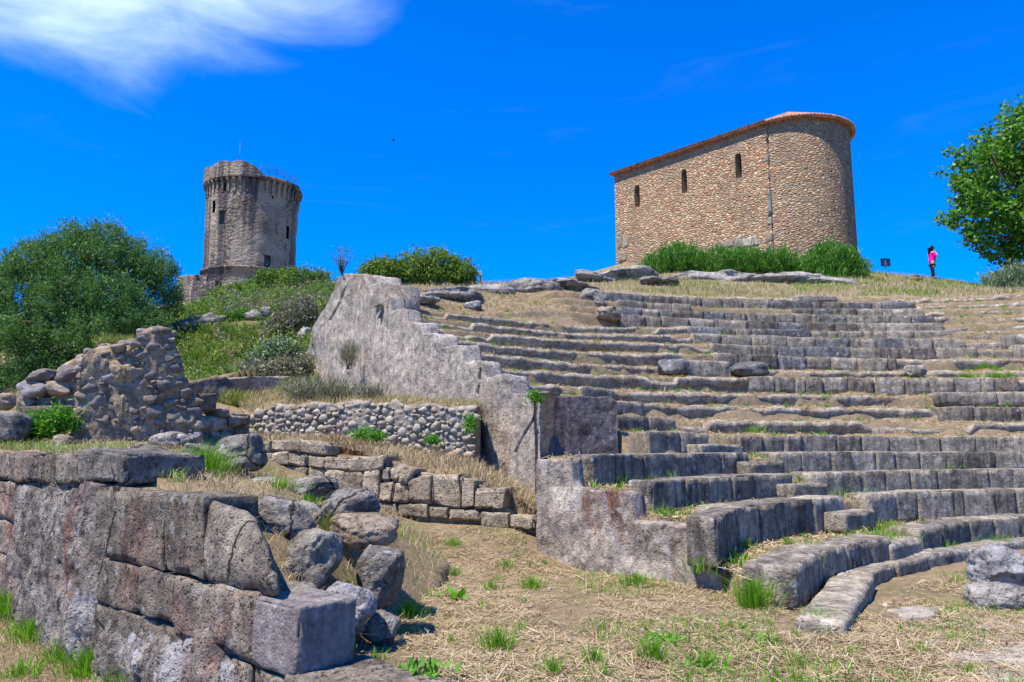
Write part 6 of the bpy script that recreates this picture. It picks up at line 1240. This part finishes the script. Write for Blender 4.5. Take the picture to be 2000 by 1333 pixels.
for j in range(4): skin_mesh('finger', [(.15, -.08 + .012 * j, 1.42), (.155, -.07 + .012 * j, 1.47 + .008 * (j % 2)), (.145, -.06 + .01 * j, 1.51)], [(0, 1), (1, 2)], [.012, .010, .008], SK, 1)
mb = MB(); V, Fc = boulder((.15 * sc_, 0, 1.57 * sc_), (.022, .015, .025), sub=2, cuts=0, amp=0); o = obj('nose', V + fp, Fc, SK, parent=pe_, loc=fp)
# information board
bp = P(1731, 541, 38.5); bz = hz(bp[0], bp[1]); sg = thing('information_board', [bp[0], bp[1], bz], 'dark rectangular board on a thin post, standing on the crest left of the woman', 'sign')
zt0, zt1 = P(1731, 521, 38.5)[2], P(1731, 505.5, 38.5)[2]; wbd = np.linalg.norm(P(1740.5, 512, 38.5) - P(1721.5, 512, 38.5))
mb = MB(); mb.tube([[bp[0], bp[1], bz - .2], [bp[0], bp[1], zt0 + .1]], .022, 8); mb.obj('post', simple('post_metal', (.07, .085, .11), .5), parent=sg)
mb = MB(); mb.box([bp[0], bp[1] - .03, (zt0 + zt1) / 2], wbd, .03, zt1 - zt0, .05); mb.obj('panel', simple('dark_panel', (.012, .035, .085), .5, .1), parent=sg, smooth=False)
mb = MB()
for dx in (-.045, .025): mb.box([bp[0] + dx, bp[1] - .05, zt0 + .13], .012, .006, .2, .05)
mb.box([bp[0] - .01, bp[1] - .05, zt0 + .25], .09, .006, .012, .05); mb.box([bp[0] - .01, bp[1] - .05, zt0 + .29], .05, .006, .04, .05)
mb.obj('pictogram', simple('pale_paint', (.35, .42, .40), .6, .1), parent=sg, smooth=False)
# small post by the round bush
pp = P(938, 558, 31.2); pz = hz(pp[0], pp[1]); mk = thing('marker_post', [pp[0], pp[1], pz], 'short brown post with a pale square top beside the round bush', 'post')
zt_ = P(938, 531, 31.2)[2]; mb = MB(); mb.tube([[pp[0], pp[1], pz - .1], [pp[0], pp[1], zt_ - .12]], .045, 8); mb.obj('post', simple('brown_post', (.12, .06, .04), .8), parent=mk)
mb = MB(); mb.box([pp[0], pp[1] - .05, zt_ - .08], .12, .04, .2); mb.obj('sign_plate', simple('pale_plate', (.42, .33, .33), .7), parent=mk, smooth=False)
# bench slab beside the woman
q = P(1848, 543, 39.5); qz = hz(q[0], q[1]); V, Fc = rough_box(block8([q[0] - .35, q[1]], [q[0] + .38, q[1]], (0, 1), .4, qz - .15, qz + .07), (4, 3, 2), .03, .01, 3., 9); obj('stone_slab', V, Fc, MAT['boulder'], label='low dark slab on the crest right of the woman', cat='stone slab')
# bird
b0 = P(768, 274, 60.); bd = thing('bird', b0, 'tiny dark bird flying in the open sky right of the tower', 'bird')
V, Fc = boulder(b0, (.05, .05, .17), tilt=.4, sub=2, cuts=0, amp=0., e=2.); obj('body', V, Fc, MAT['dark'], parent=bd)
for sgn in (-1, 1):
    V = [b0 + np.array(v) for v in ((0, 0, .08), (0, 0, -.06), (sgn * .12, .1, .05), (sgn * .16, .22, .16), (0, .012, .08), (0, .012, -.06), (sgn * .12, .112, .05), (sgn * .16, .23, .16))]
    obj('wing', V, [(0, 1, 2, 3), (4, 7, 6, 5), (0, 4, 5, 1), (1, 5, 6, 2), (2, 6, 7, 3), (3, 7, 4, 0)], MAT['dark'], parent=bd, smooth=False)
